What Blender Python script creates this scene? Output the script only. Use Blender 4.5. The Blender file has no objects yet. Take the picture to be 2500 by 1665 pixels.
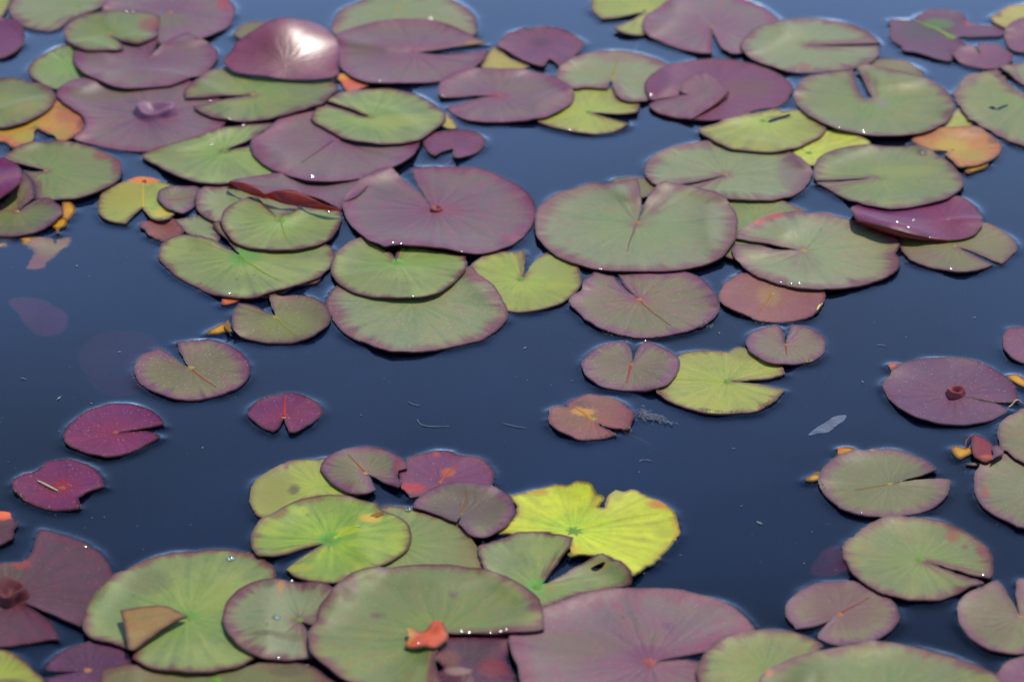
import bpy, math, random
import numpy as np
from mathutils import Vector
from mathutils.geometry import delaunay_2d_cdt

random.seed(7)
RNG = np.random.default_rng(7)
SC = bpy.context.scene
COL = SC.collection

# ------------------------------------------------------------------ camera, sky, sun, exposure
FOCAL = 108.0
PITCH = math.radians(29.0)
CAM = np.array([0.0, -2.36, 1.31])
cam_d = bpy.data.cameras.new("camera")
cam_d.lens = FOCAL
cam_d.sensor_width = 36.0
cam_d.clip_start = 0.05
cam_d.clip_end = 3000.0
cam_d.dof.use_dof = True
cam_d.dof.focus_distance = 2.63
cam_d.dof.aperture_fstop = 6.3
cam_o = bpy.data.objects.new("camera", cam_d)
COL.objects.link(cam_o)
cam_o.location = CAM.tolist()
cam_o.rotation_euler = (math.pi / 2 - PITCH, 0, 0)
SC.camera = cam_o

SUN_EL = math.radians(54.0)
SUN_AZ = math.radians(24.0)          # from +Y (straight ahead) towards +X
world = bpy.data.worlds.new("World")
SC.world = world
world.use_nodes = True
wn = world.node_tree.nodes
wn.clear()
sky = wn.new("ShaderNodeTexSky")
sky.sky_type = 'NISHITA'
sky.sun_disc = False
sky.sun_elevation = SUN_EL
sky.sun_rotation = SUN_AZ
sky.altitude = 1200.0
sky.air_density = 1.0
sky.dust_density = 0.15
sky.ozone_density = 3.0
bg = wn.new("ShaderNodeBackground")
bg.inputs[1].default_value = 0.14
wo = wn.new("ShaderNodeOutputWorld")
world.node_tree.links.new(sky.outputs[0], bg.inputs[0])
world.node_tree.links.new(bg.outputs[0], wo.inputs[0])

sun_d = bpy.data.lights.new("sun", 'SUN')
sun_d.energy = 2.6
sun_d.angle = math.radians(0.5)
sun_d.color = (1.0, 0.92, 0.80)
sun_o = bpy.data.objects.new("sun", sun_d)
COL.objects.link(sun_o)
sdir = Vector((math.sin(SUN_AZ) * math.cos(SUN_EL), math.cos(SUN_AZ) * math.cos(SUN_EL), math.sin(SUN_EL)))
sun_o.rotation_euler = sdir.to_track_quat('Z', 'Y').to_euler()
sun_o.location = (2, 4, 6)

SC.view_settings.view_transform = 'Standard'
SC.view_settings.look = 'None'
SC.view_settings.exposure = 0.95
SC.view_settings.gamma = 1.0
SC.view_settings.use_curve_mapping = False

# ------------------------------------------------------------------ helpers: pixel of the photograph -> point of the pond
TILE = {'O': (0, 0, 2500 / 2354.0)}
for _r, _y in enumerate((0, 400, 800, 1225)):
    for _c, _x in enumerate((0, 600, 1200, 1840)):
        TILE['%d%d' % (_r, _c)] = (_x, _y, 660 / 2352.0)
SENS_H = 36.0 * 681 / 1024


def src(tile, x, y):
    ox, oy, s = TILE[tile]
    return ox + x * s, oy + y * s


def unproj(sx, sy, z):
    sx = np.asarray(sx, float); sy = np.asarray(sy, float)
    X = (sx / 2500 - 0.5) * 36 / FOCAL
    Y = (0.5 - sy / 1665) * SENS_H / FOCAL
    c, s = math.cos(PITCH), math.sin(PITCH)
    dx = X; dy = c + Y * s; dz = -s + Y * c
    t = (z - CAM[2]) / dz
    return CAM[0] + t * dx, CAM[1] + t * dy


def lin(c):
    c = np.asarray(c, float) / 255.0
    return np.where(c <= 0.04045, c / 12.92, ((c + 0.055) / 1.055) ** 2.4)


def tag(o, label=None, cat=None, group=None, kind=None):
    for k, v in (('label', label), ('category', cat), ('group', group), ('kind', kind)):
        if v:
            o[k] = v
    return o


def new_empty(name, loc):
    o = bpy.data.objects.new(name, None)
    o.empty_display_size = 0.01
    COL.objects.link(o)
    o.location = loc
    return o


def mesh_obj(name, verts, faces, mats, parent=None, loc=(0, 0, 0), smooth=True):
    me = bpy.data.meshes.new(name)
    me.from_pydata([tuple(map(float, v)) for v in verts], [], [tuple(int(i) for i in f) for f in faces])
    for m in (mats if isinstance(mats, (list, tuple)) else [mats]):
        me.materials.append(m)
    if smooth:
        me.polygons.foreach_set("use_smooth", [True] * len(me.polygons))
    o = bpy.data.objects.new(name, me)
    COL.objects.link(o)
    o.parent = parent
    o.location = loc
    return o


def tube(path, radii, n=6):
    """verts, faces of a closed tube along a path."""
    path = np.asarray(path, float)
    V, F = [], []
    for i, p in enumerate(path):
        d = path[min(i + 1, len(path) - 1)] - path[max(i - 1, 0)]
        d = d / (np.linalg.norm(d) + 1e-12)
        a = np.cross(d, [0, 0, 1.0])
        if np.linalg.norm(a) < 1e-3:
            a = np.cross(d, [0, 1.0, 0])
        a /= np.linalg.norm(a)
        b = np.cross(d, a)
        for k in range(n):
            t = 2 * math.pi * k / n
            V.append(p + radii[i] * (math.cos(t) * a + math.sin(t) * b))
    for i in range(len(path) - 1):
        for k in range(n):
            k2 = (k + 1) % n
            F.append((i * n + k, i * n + k2, (i + 1) * n + k2, (i + 1) * n + k))
    F.append(tuple(range(n))[::-1])
    F.append(tuple((len(path) - 1) * n + k for k in range(n)))
    return V, F


# ------------------------------------------------------------------ materials
def nd(nt, typ, **kw):
    n = nt.nodes.new(typ)
    for k, v in kw.items():
        setattr(n, k, v)
    return n


def make_leaf_group():
    g = bpy.data.node_groups.new("leaf_skin", 'ShaderNodeTree')
    I = g.interface
    for nm, tp, dv in (("Centre", 'NodeSocketColor', (.1, .2, .05, 1)), ("Mid", 'NodeSocketColor', (.1, .2, .05, 1)),
                       ("Rim", 'NodeSocketColor', (.1, .2, .05, 1)), ("Vein", 'NodeSocketColor', (.1, .2, .05, 1)),
                       ("RimWidth", 'NodeSocketFloat', .01), ("Radius", 'NodeSocketFloat', .07),
                       ("VeinAmt", 'NodeSocketFloat', .3), ("Seed", 'NodeSocketFloat', 0.0),
                       ("Blotch", 'NodeSocketFloat', .3), ("Dust", 'NodeSocketFloat', .5),
                       ("Rough", 'NodeSocketFloat', .42), ("Spec", 'NodeSocketFloat', .5), ("Crinkle", 'NodeSocketFloat', .3)):
        s = I.new_socket(nm, in_out='INPUT', socket_type=tp)
        s.default_value = dv
    I.new_socket("BSDF", in_out='OUTPUT', socket_type='NodeSocketShader')
    gi = nd(g, "NodeGroupInput"); go = nd(g, "NodeGroupOutput")
    L = g.links.new

    def math_(op, a, b=None, c=None):
        n = nd(g, "ShaderNodeMath", operation=op)
        for i, v in enumerate((a, b, c)):
            if v is None:
                continue
            if isinstance(v, (int, float)):
                n.inputs[i].default_value = v
            else:
                L(v, n.inputs[i])
        return n.outputs[0]

    def mr(v, a, b, c=0.0, d=1.0, smooth=True):
        n = nd(g, "ShaderNodeMapRange")
        if smooth:
            n.interpolation_type = 'SMOOTHSTEP'
        L(v, n.inputs[0])
        for i, x in ((1, a), (2, b), (3, c), (4, d)):
            if isinstance(x, (int, float)):
                n.inputs[i].default_value = x
            else:
                L(x, n.inputs[i])
        return n.outputs[0]

    def mix(f, a, b):
        n = nd(g, "ShaderNodeMix", data_type='RGBA')
        if isinstance(f, (int, float)):
            n.inputs[0].default_value = f
        else:
            L(f, n.inputs[0])
        for i, x in ((6, a), (7, b)):
            if isinstance(x, tuple):
                n.inputs[i].default_value = x
            else:
                L(x, n.inputs[i])
        return n.outputs[2]

    tc = nd(g, "ShaderNodeTexCoord")
    off = nd(g, "ShaderNodeCombineXYZ")
    L(gi.outputs["Seed"], off.inputs[0]); L(gi.outputs["Seed"], off.inputs[2])
    va = nd(g, "ShaderNodeVectorMath", operation='ADD')
    L(tc.outputs["Object"], va.inputs[0]); L(off.outputs[0], va.inputs[1])

    def noise(scale, detail=3.0, rough=.55):
        n = nd(g, "ShaderNodeTexNoise")
        n.inputs["Scale"].default_value = scale
        n.inputs["Detail"].default_value = detail
        n.inputs["Roughness"].default_value = rough
        L(va.outputs[0], n.inputs["Vector"])
        return n.outputs["Fac"]
    sep = nd(g, "ShaderNodeSeparateXYZ")
    L(tc.outputs["Object"], sep.inputs[0])
    x, y = sep.outputs[0], sep.outputs[1]
    r = math_('SQRT', math_('ADD', math_('MULTIPLY', x, x), math_('MULTIPLY', y, y)))
    a = math_('ARCTAN2', y, x)
    rr = math_('DIVIDE', r, gi.outputs["Radius"])
    n1 = noise(38.0, 3.0)
    n2 = noise(110.0, 4.0, .6)
    n3 = noise(900.0, 2.0)
    ea = nd(g, "ShaderNodeAttribute", attribute_name="edge")
    edge = ea.outputs["Fac"]
    # radial streaks: noise stretched along the radius
    cv = nd(g, "ShaderNodeCombineXYZ")
    L(math_('MULTIPLY', math_('COSINE', a), 7.0), cv.inputs[0])
    L(math_('MULTIPLY', math_('SINE', a), 7.0), cv.inputs[1])
    L(math_('ADD', math_('MULTIPLY', rr, 1.1), gi.outputs["Seed"]), cv.inputs[2])
    ns = nd(g, "ShaderNodeTexNoise")
    ns.inputs["Scale"].default_value = 1.0
    ns.inputs["Detail"].default_value = 3.0
    L(cv.outputs[0], ns.inputs["Vector"])
    streak = ns.outputs["Fac"]
    # rim
    ew = math_('ADD', edge, math_('MULTIPLY', math_('SUBTRACT', math_('ADD', math_('MULTIPLY', n1, .35), math_('MULTIPLY', streak, .65)), .5), math_('MULTIPLY', gi.outputs["RimWidth"], 3.4)))
    rimf = mr(ew, 0.0, math_('MULTIPLY', gi.outputs["RimWidth"], 1.25))
    cf = mr(math_('ADD', rr, math_('MULTIPLY', math_('SUBTRACT', streak, .5), .5)), 0.05, 0.85)
    col = mix(cf, gi.outputs["Centre"], gi.outputs["Mid"])
    # broad patches, yellower or greener
    n0 = noise(17.0, 4.0, .6)
    pch = mr(math_('ADD', math_('MULTIPLY', n0, .75), math_('MULTIPLY', streak, .25)), .45, .62)
    col = mix(math_('MULTIPLY', pch, .55), col, gi.outputs["Vein"])
    bl = mr(math_('ADD', math_('MULTIPLY', n2, .55), math_('MULTIPLY', streak, .45)), .46, .66)
    col = mix(math_('MINIMUM', math_('MULTIPLY', bl, math_('MULTIPLY', gi.outputs["Blotch"], 1.7)), .75), col, gi.outputs["Rim"])
    col = mix(math_('SUBTRACT', 1.0, rimf), col, gi.outputs["Rim"])
    # thin dark hem
    hem = mr(math_('ADD', edge, math_('MULTIPLY', math_('SUBTRACT', n1, .5), .0012)), .0006, .0032, 1.0, 0.0)
    hm = nd(g, "ShaderNodeHueSaturation")
    hm.inputs['Value'].default_value = .36
    hm.inputs['Saturation'].default_value = 1.25
    L(gi.outputs['Rim'], hm.inputs['Color'])
    col = mix(hem, col, hm.outputs[0])
    # veins
    t = math_('ADD', math_('MULTIPLY', a, 19 / (2 * math.pi)), math_('MULTIPLY', math_('SUBTRACT', n1, .5), 1.1))
    tri = math_('ABSOLUTE', math_('SUBTRACT', math_('FRACT', t), .5))
    dist = math_('MULTIPLY', tri, math_('MULTIPLY', r, 2 * math.pi / 19))
    vl = mr(dist, 0.0003, 0.0028, 1.0, 0.0)
    fade = math_('MULTIPLY', mr(rr, .02, .16), mr(rr, .45, .98, 1.0, 0.0))
    vf = math_('MULTIPLY', math_('MULTIPLY', math_('MULTIPLY', vl, fade), gi.outputs["VeinAmt"]), mr(n1, .35, .65, .4, 1.4))
    col = mix(vf, col, gi.outputs["Vein"])
    # brightness mottling
    mm = mr(math_('ADD', math_('ADD', math_('MULTIPLY', n3, .22), math_('MULTIPLY', n2, .36)), math_('MULTIPLY', streak, .42)), .32, .68, .66, 1.30, smooth=False)
    hs = nd(g, "ShaderNodeHueSaturation")
    L(col, hs.inputs["Color"]); L(mm, hs.inputs["Value"])
    col = hs.outputs[0]
    # pigment patches stored on the blade
    ta = nd(g, "ShaderNodeAttribute", attribute_name="tint")
    col = mix(math_('MULTIPLY', ta.outputs["Alpha"], mr(math_('ADD', n2, ta.outputs["Alpha"]), .55, .95)), col, ta.outputs["Color"])
    # small brown flecks and bites
    v2 = nd(g, "ShaderNodeTexVoronoi")
    v2.inputs["Scale"].default_value = 62.0
    L(va.outputs[0], v2.inputs["Vector"])
    v2c = nd(g, "ShaderNodeSeparateColor")
    L(v2.outputs["Color"], v2c.inputs[0])
    fleck = math_('MULTIPLY', mr(math_('ADD', v2.outputs["Distance"], math_('MULTIPLY', math_('SUBTRACT', n3, .5), .16)), .05, .13, 1.0, 0.0), math_('GREATER_THAN', v2c.outputs[0], .80))
    col = mix(math_('MULTIPLY', fleck, math_('MULTIPLY', v2c.outputs[2], .8)), col, (.045, .022, .014, 1))
    # dust specks
    vo = nd(g, "ShaderNodeTexVoronoi")
    vo.inputs["Scale"].default_value = 520.0
    L(va.outputs[0], vo.inputs["Vector"])
    vc = nd(g, "ShaderNodeSeparateColor")
    L(vo.outputs["Color"], vc.inputs[0])
    spot = math_('MULTIPLY', mr(vo.outputs["Distance"], .08, .2, 1.0, 0.0), math_('GREATER_THAN', vc.outputs[0], .62))
    spot = math_('MULTIPLY', spot, vc.outputs[1])
    col = mix(math_('MULTIPLY', spot, gi.outputs["Dust"]), col, (.62, .58, .56, 1))
    bs = nd(g, "ShaderNodeBsdfPrincipled")
    L(col, bs.inputs["Base Color"])
    L(math_('ADD', gi.outputs["Rough"], math_('MULTIPLY', math_('SUBTRACT', n2, .5), .16)), bs.inputs["Roughness"])
    bs.inputs["IOR"].default_value = 1.45
    L(gi.outputs["Spec"], bs.inputs["Specular IOR Level"])
    bu = nd(g, "ShaderNodeBump")
    L(gi.outputs["Crinkle"], bu.inputs["Strength"])
    L(math_('MULTIPLY', gi.outputs["Crinkle"], .002), bu.inputs["Distance"])
    h = math_('ADD', math_('MULTIPLY', n3, .45), math_('ADD', math_('MULTIPLY', streak, .38), math_('ADD', math_('MULTIPLY', math_('MULTIPLY', vl, fade), -.3), math_('MULTIPLY', n2, .8))))
    L(h, bu.inputs["Height"])
    L(bu.outputs[0], bs.inputs["Normal"])
    L(bs.outputs[0], go.inputs[0])
    return g


LEAF = make_leaf_group()
# colours as they read on the plant, brought down to surface colour
K = 0.545


def sheen_of(c):
    """share of a leaf's look that is the waxy sheen, not pigment."""
    return min(.068, .58 * float(lin(c).min()) + .004)


def alb(c, k=1.0, sh=None):
    sh = sheen_of(c) if sh is None else sh
    v = (lin(c) - sh * np.array([1.0, .99, 1.04])) * K * k * np.array([1.06, .985, .70])
    v = np.clip(v, .006, .8)
    return (float(v[0]), float(v[1]), float(v[2]), 1.0)


#            centre           mid              rim              vein            rimw   vein blotch rough
STYLE = {
    'green':   ((124, 150, 82), (131, 142, 100), (126, 74, 82), (146, 156, 84), .0095, .22, .22, .50),
    'greyg':   ((140, 158, 116), (146, 155, 125), (138, 92, 104), (156, 162, 116), .014, .16, .25, .49),
    'lightg':  ((136, 164, 90), (140, 154, 106), (132, 84, 86), (165, 185, 110), .0075, .2, .12, .50),
    'vivid':   ((124, 176, 50), (138, 164, 84), (138, 114, 80), (176, 196, 70), .009, .4, .12, .50),
    'yellowg': ((164, 182, 78), (164, 172, 92), (150, 116, 82), (180, 190, 90), .008, .22, .18, .50),
    'bright':  ((178, 212, 54), (198, 216, 72), (206, 186, 56), (222, 232, 84), .006, .55, .06, .50),
    'limey':   ((190, 206, 70), (188, 198, 88), (190, 170, 70), (204, 214, 90), .008, .3, .12, .50),
    'paley':   ((182, 176, 104), (178, 168, 96), (180, 148, 86), (190, 180, 100), .01, .2, .3, .52),
    'mauve':   ((132, 92, 124), (137, 114, 127), (136, 70, 108), (138, 124, 112), .014, .12, .35, .48),
    'purple':  ((122, 60, 110), (126, 76, 120), (122, 48, 92), (134, 92, 112), .011, .12, .3, .48),
    'magenta': ((136, 44, 92), (118, 56, 112), (126, 40, 92), (132, 66, 96), .008, .15, .3, .48),
    'darkp':   ((112, 56, 102), (112, 74, 114), (110, 52, 96), (112, 80, 104), .008, .1, .3, .48),
    'olive':   ((130, 132, 84), (128, 124, 92), (126, 86, 86), (136, 132, 90), .009, .2, .3, .50),
    'purpg':   ((138, 122, 100), (135, 126, 106), (130, 74, 112), (138, 138, 96), .013, .14, .35, .49),
    'olivp':   ((126, 134, 84), (124, 124, 92), (124, 70, 98), (140, 148, 88), .013, .2, .32, .49),
    'plum':    ((112, 76, 88), (112, 80, 96), (110, 54, 78), (106, 80, 84), .010, .2, .35, .48),
    'orange':  ((198, 160, 60), (194, 136, 80), (186, 104, 80), (200, 160, 80), .010, .2, .4, .52),
    'pink':    ((154, 106, 92), (150, 98, 104), (146, 72, 86), (156, 110, 100), .008, .2, .4, .50),
    'bronze':  ((160, 112, 128), (152, 98, 118), (140, 62, 92), (150, 104, 116), .012, .2, .3, .36),
    'sunk':    ((124, 44, 80), (118, 40, 78), (112, 36, 70), (116, 44, 94), .01, .1, .2, .6),
    'tan':     ((226, 176, 50), (214, 160, 50), (196, 136, 46), (190, 140, 76), .01, .1, .4, .6),
    'amber':   ((226, 170, 40), (222, 160, 44), (220, 150, 50), (228, 180, 70), .004, .1, .2, .5),
    'coral':   ((220, 112, 84), (216, 108, 80), (222, 94, 72), (224, 136, 90), .004, .1, .3, .5),
    'redleaf': ((140, 50, 66), (136, 52, 68), (132, 40, 58), (150, 80, 90), .003, .1, .3, .42),
    'brownt':  ((156, 128, 74), (160, 132, 80), (150, 104, 74), (156, 118, 72), .004, .1, .5, .5),
}


def plain_mat(name, base, rough=.5, spec=.5, scale=120.0, var=.25, alpha=1.0):
    m = bpy.data.materials.new(name)
    m.use_nodes = True
    nt = m.node_tree
    b = nt.nodes["Principled BSDF"]
    tc = nt.nodes.new("ShaderNodeTexCoord")
    n = nt.nodes.new("ShaderNodeTexNoise")
    n.inputs["Scale"].default_value = scale
    n.inputs["Detail"].default_value = 4
    nt.links.new(tc.outputs["Object"], n.inputs["Vector"])
    mx = nt.nodes.new("ShaderNodeMix"); mx.data_type = 'RGBA'
    nt.links.new(n.outputs["Fac"], mx.inputs[0])
    mx.inputs[6].default_value = tuple(c * (1 - var) for c in base[:3]) + (1,)
    mx.inputs[7].default_value = tuple(min(1, c * (1 + var)) for c in base[:3]) + (1,)
    nt.links.new(mx.outputs[2], b.inputs["Base Color"])
    b.inputs["Roughness"].default_value = rough
    b.inputs["Specular IOR Level"].default_value = spec
    b.inputs["Alpha"].default_value = alpha
    bu = nt.nodes.new("ShaderNodeBump")
    bu.inputs["Strength"].default_value = .2
    bu.inputs["Distance"].default_value = .0005
    nt.links.new(n.outputs["Fac"], bu.inputs["Height"])
    nt.links.new(bu.outputs[0], b.inputs["Normal"])
    return m


M_UNDER = plain_mat("leaf_underside", (.075, .014, .010), .35, .5, 200, .35)
M_UNDER_Y = plain_mat("pale_leaf_underside", (.15, .10, .025), .45, .5, 200, .3)
M_RED = plain_mat("red_curled_underside", (.30, .036, .020), .34, .5, 160, .3)
M_CUP = plain_mat("red_cup", (.24, .04, .045), .5, .22, 260, .4)
M_CUP_D = plain_mat("dark_red_cup", (.075, .014, .016), .6, .12, 260, .4)
M_CUP_P = plain_mat("lilac_cup", (.22, .075, .14), .45, .4, 120, .4)


def let_light_through(m, col, f):
    """part of the light goes through the thin blade."""
    nt = m.node_tree
    out = nt.nodes["Material Output"]
    b = nt.nodes["Principled BSDF"]
    t = nt.nodes.new("ShaderNodeBsdfTranslucent")
    t.inputs[0].default_value = (*col, 1)
    mx = nt.nodes.new("ShaderNodeMixShader")
    mx.inputs[0].default_value = f
    nt.links.new(b.outputs[0], mx.inputs[1]); nt.links.new(t.outputs[0], mx.inputs[2])
    nt.links.new(mx.outputs[0], out.inputs[0])


let_light_through(M_RED, (.42, .035, .018), .5)
let_light_through(M_CUP_P, (.30, .06, .14), .4)
let_light_through(M_CUP, (.25, .02, .02), .3)
M_STALK = plain_mat("leaf_stalk", (.05, .03, .012), .9, .0, 90, .3)
M_STALK_Y = plain_mat("pale_leaf_stalk", (.07, .06, .018), .9, .0, 90, .25)
M_STALK_P = plain_mat("pink_leaf_stalk", (.20, .07, .08), .9, .0, 90, .25)
HUBC = {'y': (.22, .17, .012), 'g': (.075, .16, .008), 'o': (.26, .09, .015), 'r': (.20, .04, .03), 'p': (.15, .04, .05), 'w': (.2, .16, .13)}
M_HUB = {k: plain_mat("leaf_hub_" + n, HUBC[k], .65, .2, 400, .3) for k, n in
         (('y', 'yellow'), ('g', 'green'), ('o', 'orange'), ('r', 'red'), ('p', 'pink'), ('w', 'pale'))}


def leaf_material(style, R, seed, dust, rough=None):
    c, mi, ri, ve, rw, va, bl, ro = STYLE[style]
    m = bpy.data.materials.new("leaf_" + style)
    m.use_nodes = True
    nt = m.node_tree
    nt.nodes.remove(nt.nodes["Principled BSDF"])
    gn = nt.nodes.new("ShaderNodeGroup")
    gn.node_tree = LEAF
    j = lambda col: tuple(np.clip(np.array(alb(col)) * np.append(1 + RNG.normal(0, .035, 3) + RNG.normal(0, .03), 1 / 1.0), 0, 1).tolist()[:3]) + (1.0,)
    gn.inputs["Centre"].default_value = j(c)
    gn.inputs["Mid"].default_value = j(mi)
    gn.inputs["Rim"].default_value = j(ri)
    gn.inputs["Vein"].default_value = j(ve)
    gn.inputs["RimWidth"].default_value = rw * (R / .07) ** .5
    gn.inputs["Radius"].default_value = R
    gn.inputs["VeinAmt"].default_value = va
    gn.inputs["Seed"].default_value = seed
    gn.inputs["Blotch"].default_value = bl
    gn.inputs["Dust"].default_value = dust
    gn.inputs["Crinkle"].default_value = 0.34 if style == 'bronze' else .34
    gn.inputs["Spec"].default_value = .05 + .22 * min(1.0, sheen_of(mi) / .068)
    if style == 'bronze':
        gn.inputs["Spec"].default_value = .46
    gn.inputs["Rough"].default_value = rough if rough is not None else ro
    nt.links.new(gn.outputs[0], nt.nodes["Material Output"].inputs[0])
    return m


# ------------------------------------------------------------------ the pond's height map, on which the leaves settle
GS = 0.002
GX0, GX1, GY0, GY1 = -.86, .86, -.80, 1.02
GNX = int((GX1 - GX0) / GS) + 1
GNY = int((GY1 - GY0) / GS) + 1
TOP = np.zeros((GNY, GNX))            # top of what lies there so far
FLOATERS = []                         # outlines with edge heights, for the water's edge


def smooth_loop(pts, step=0.003):
    """pts: (x, y, corner, sx, sy); Catmull-Rom between corners."""
    n = len(pts)
    P = np.array([p[:2] for p in pts]); C = [p[2] for p in pts]
    out = []
    for i in range(n):
        p1, p2 = P[i], P[(i + 1) % n]
        p0 = P[i - 1] if not C[i] else p1 - (p2 - p1)
        p3 = P[(i + 2) % n] if not C[(i + 1) % n] else p2 + (p2 - p1)
        L = np.linalg.norm(p2 - p1)
        k = max(1, int(round(L / step)))
        for j in range(k):
            t = j / k
            q = .5 * ((2 * p1) + (-p0 + p2) * t + (2 * p0 - 5 * p1 + 4 * p2 - p3) * t * t + (-p0 + 3 * p1 - 3 * p2 + p3) * t ** 3)
            out.append((q[0], q[1], 1 if (j == 0 and C[i]) else 0))
    return out


def inside(px, py, loop):
    res = np.zeros(px.shape, bool)
    xs, ys = loop[:, 0], loop[:, 1]
    x2, y2 = np.roll(xs, -1), np.roll(ys, -1)
    for i in range(len(xs)):
        if ys[i] == y2[i]:
            continue
        c = ((ys[i] > py) != (y2[i] > py))
        res ^= c & (px < (x2[i] - xs[i]) * (py - ys[i]) / (y2[i] - ys[i]) + xs[i])
    return res


def seg_dist(px, py, loop, want_idx=False):
    """distance of points to a closed loop."""
    best = np.full(px.shape, 1e9)
    bi = np.zeros(px.shape, int)
    n = len(loop)
    for i in range(n):
        a = loop[i]; b = loop[(i + 1) % n]
        d = b - a
        L2 = d @ d + 1e-18
        t = np.clip(((px - a[0]) * d[0] + (py - a[1]) * d[1]) / L2, 0, 1)
        dd = (px - a[0] - t * d[0]) ** 2 + (py - a[1] - t * d[1]) ** 2
        m = dd < best
        best = np.where(m, dd, best)
        if want_idx:
            bi[m] = i
    return (np.sqrt(best), bi) if want_idx else np.sqrt(best)


def blur(a, n=1):
    for _ in range(n):
        p = np.pad(a, 1, mode='edge')
        a = (p[:-2, 1:-1] + p[2:, 1:-1] + p[1:-1, :-2] + p[1:-1, 2:] + 2 * p[1:-1, 1:-1]) / 6.0
    return a


def bil(field, x0, y0, x, y):
    fx = np.clip((x - x0) / GS, 0, field.shape[1] - 1.001)
    fy = np.clip((y - y0) / GS, 0, field.shape[0] - 1.001)
    ix, iy = fx.astype(int), fy.astype(int)
    u, v = fx - ix, fy - iy
    return (field[iy, ix] * (1 - u) * (1 - v) + field[iy, ix + 1] * u * (1 - v) +
            field[iy + 1, ix] * (1 - u) * v + field[iy + 1, ix + 1] * u * v)


def parse(tile, s):
    out = []
    for tok in s.split():
        c = tok.endswith('*')
        tok = tok.rstrip('*')
        x, y = tok.split(',')
        sx, sy = src(tile, float(x), float(y))
        out.append((sx, sy, c))
    return out


def blade_mesh(name, loop, field, wx0, wy0, origin, mats, parent, holes=(), tint=(), thick=.0013, spacing=.0034):
    """closed leaf blade over an outline, its height read from a field."""
    n = len(loop)
    lo, hi = loop.min(0), loop.max(0)
    gx = np.arange(lo[0], hi[0], spacing)
    gy = np.arange(lo[1], hi[1], spacing * .87)
    X, Y = np.meshgrid(gx, gy)
    X = X + (np.arange(len(gy)) % 2)[:, None] * spacing * .5
    X = X + RNG.uniform(-.2, .2, X.shape) * spacing
    Y = Y + RNG.uniform(-.2, .2, Y.shape) * spacing
    X, Y = X.ravel(), Y.ravel()
    k = inside(X, Y, loop)
    X, Y = X[k], Y[k]
    if len(X):
        k = seg_dist(X, Y, loop) > spacing * .45
        X, Y = X[k], Y[k]
    pts = np.vstack([loop, np.stack([X, Y], 1)]) * 1000.0
    edges = [(i, (i + 1) % n) for i in range(n)]
    hl = []
    for h in holes:
        b = len(pts)
        pts = np.vstack([pts, h * 1000.0])
        edges += [(b + i, b + (i + 1) % len(h)) for i in range(len(h))]
    vv, ee, ff, *_ = delaunay_2d_cdt([Vector((p[0], p[1])) for p in pts], edges, [], 1, 1e-4)
    V = np.array([(v.x, v.y) for v in vv]) / 1000.0
    F = np.array([tuple(f) for f in ff if len(f) == 3], int)
    cx, cy = V[F].mean(1).T
    keep = np.ones(len(F), bool)
    if name != 'x':
        keep &= inside(cx, cy, loop)
    for h in holes:
        keep &= ~inside(cx, cy, h)
    F = F[keep]
    a, b, c = V[F[:, 0]], V[F[:, 1]], V[F[:, 2]]
    cr = (b[:, 0] - a[:, 0]) * (c[:, 1] - a[:, 1]) - (b[:, 1] - a[:, 1]) * (c[:, 0] - a[:, 0])
    F[cr < 0] = F[cr < 0][:, ::-1]
    used = np.unique(F)
    remap = -np.ones(len(V), int); remap[used] = np.arange(len(used))
    V = V[used]; F = remap[F]
    Z = bil(field, wx0, wy0, V[:, 0], V[:, 1])
    nv = len(V)
    top = np.column_stack([V, Z]) - origin
    bot = np.column_stack([V, Z - thick]) - origin
    he = np.vstack([F[:, [0, 1]], F[:, [1, 2]], F[:, [2, 0]]])
    key = set(map(tuple, he.tolist()))
    bd = [(i, j) for i, j in key if (j, i) not in key]
    bv = sorted({i for e in bd for i in e})
    bi = {v: q for q, v in enumerate(bv)}
    wall_top = top[bv]; wall_bot = bot[bv]
    verts = np.vstack([top, bot, wall_top, wall_bot])
    nb = len(bv)
    faces = F.tolist() + (F[:, ::-1] + nv).tolist()
    mi = [0] * len(F) + [1] * len(F)
    for i, j in bd:
        faces.append((2 * nv + bi[j], 2 * nv + bi[i], 2 * nv + nb + bi[i], 2 * nv + nb + bi[j]))
        mi.append(1)
    o = mesh_obj(name, verts, faces, mats, parent)
    me = o.data
    me.polygons.foreach_set("material_index", mi)
    ed = seg_dist(V[:, 0], V[:, 1], loop)
    at = me.attributes.new("edge", 'FLOAT', 'POINT')
    at.data.foreach_set("value", np.concatenate([ed, ed, np.zeros(2 * nb)]).astype(np.float32))
    tn = np.zeros((len(verts), 4), np.float32)
    W = np.vstack([V, V, V[bv], V[bv]])
    for (tx, ty, rx, ry, colr, amt) in tint:
        d = ((W[:, 0] - tx) / rx) ** 2 + ((W[:, 1] - ty) / ry) ** 2
        w = amt * np.clip(1.25 - d, 0, 1)
        m = w > tn[:, 3]
        tn[m, :3] = np.array(alb(colr)[:3])
        tn[m, 3] = w[m]
    ta = me.attributes.new("tint", 'FLOAT_COLOR', 'POINT')
    ta.data.foreach_set("color", tn.ravel())
    return o


COUNT = [0]


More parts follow.
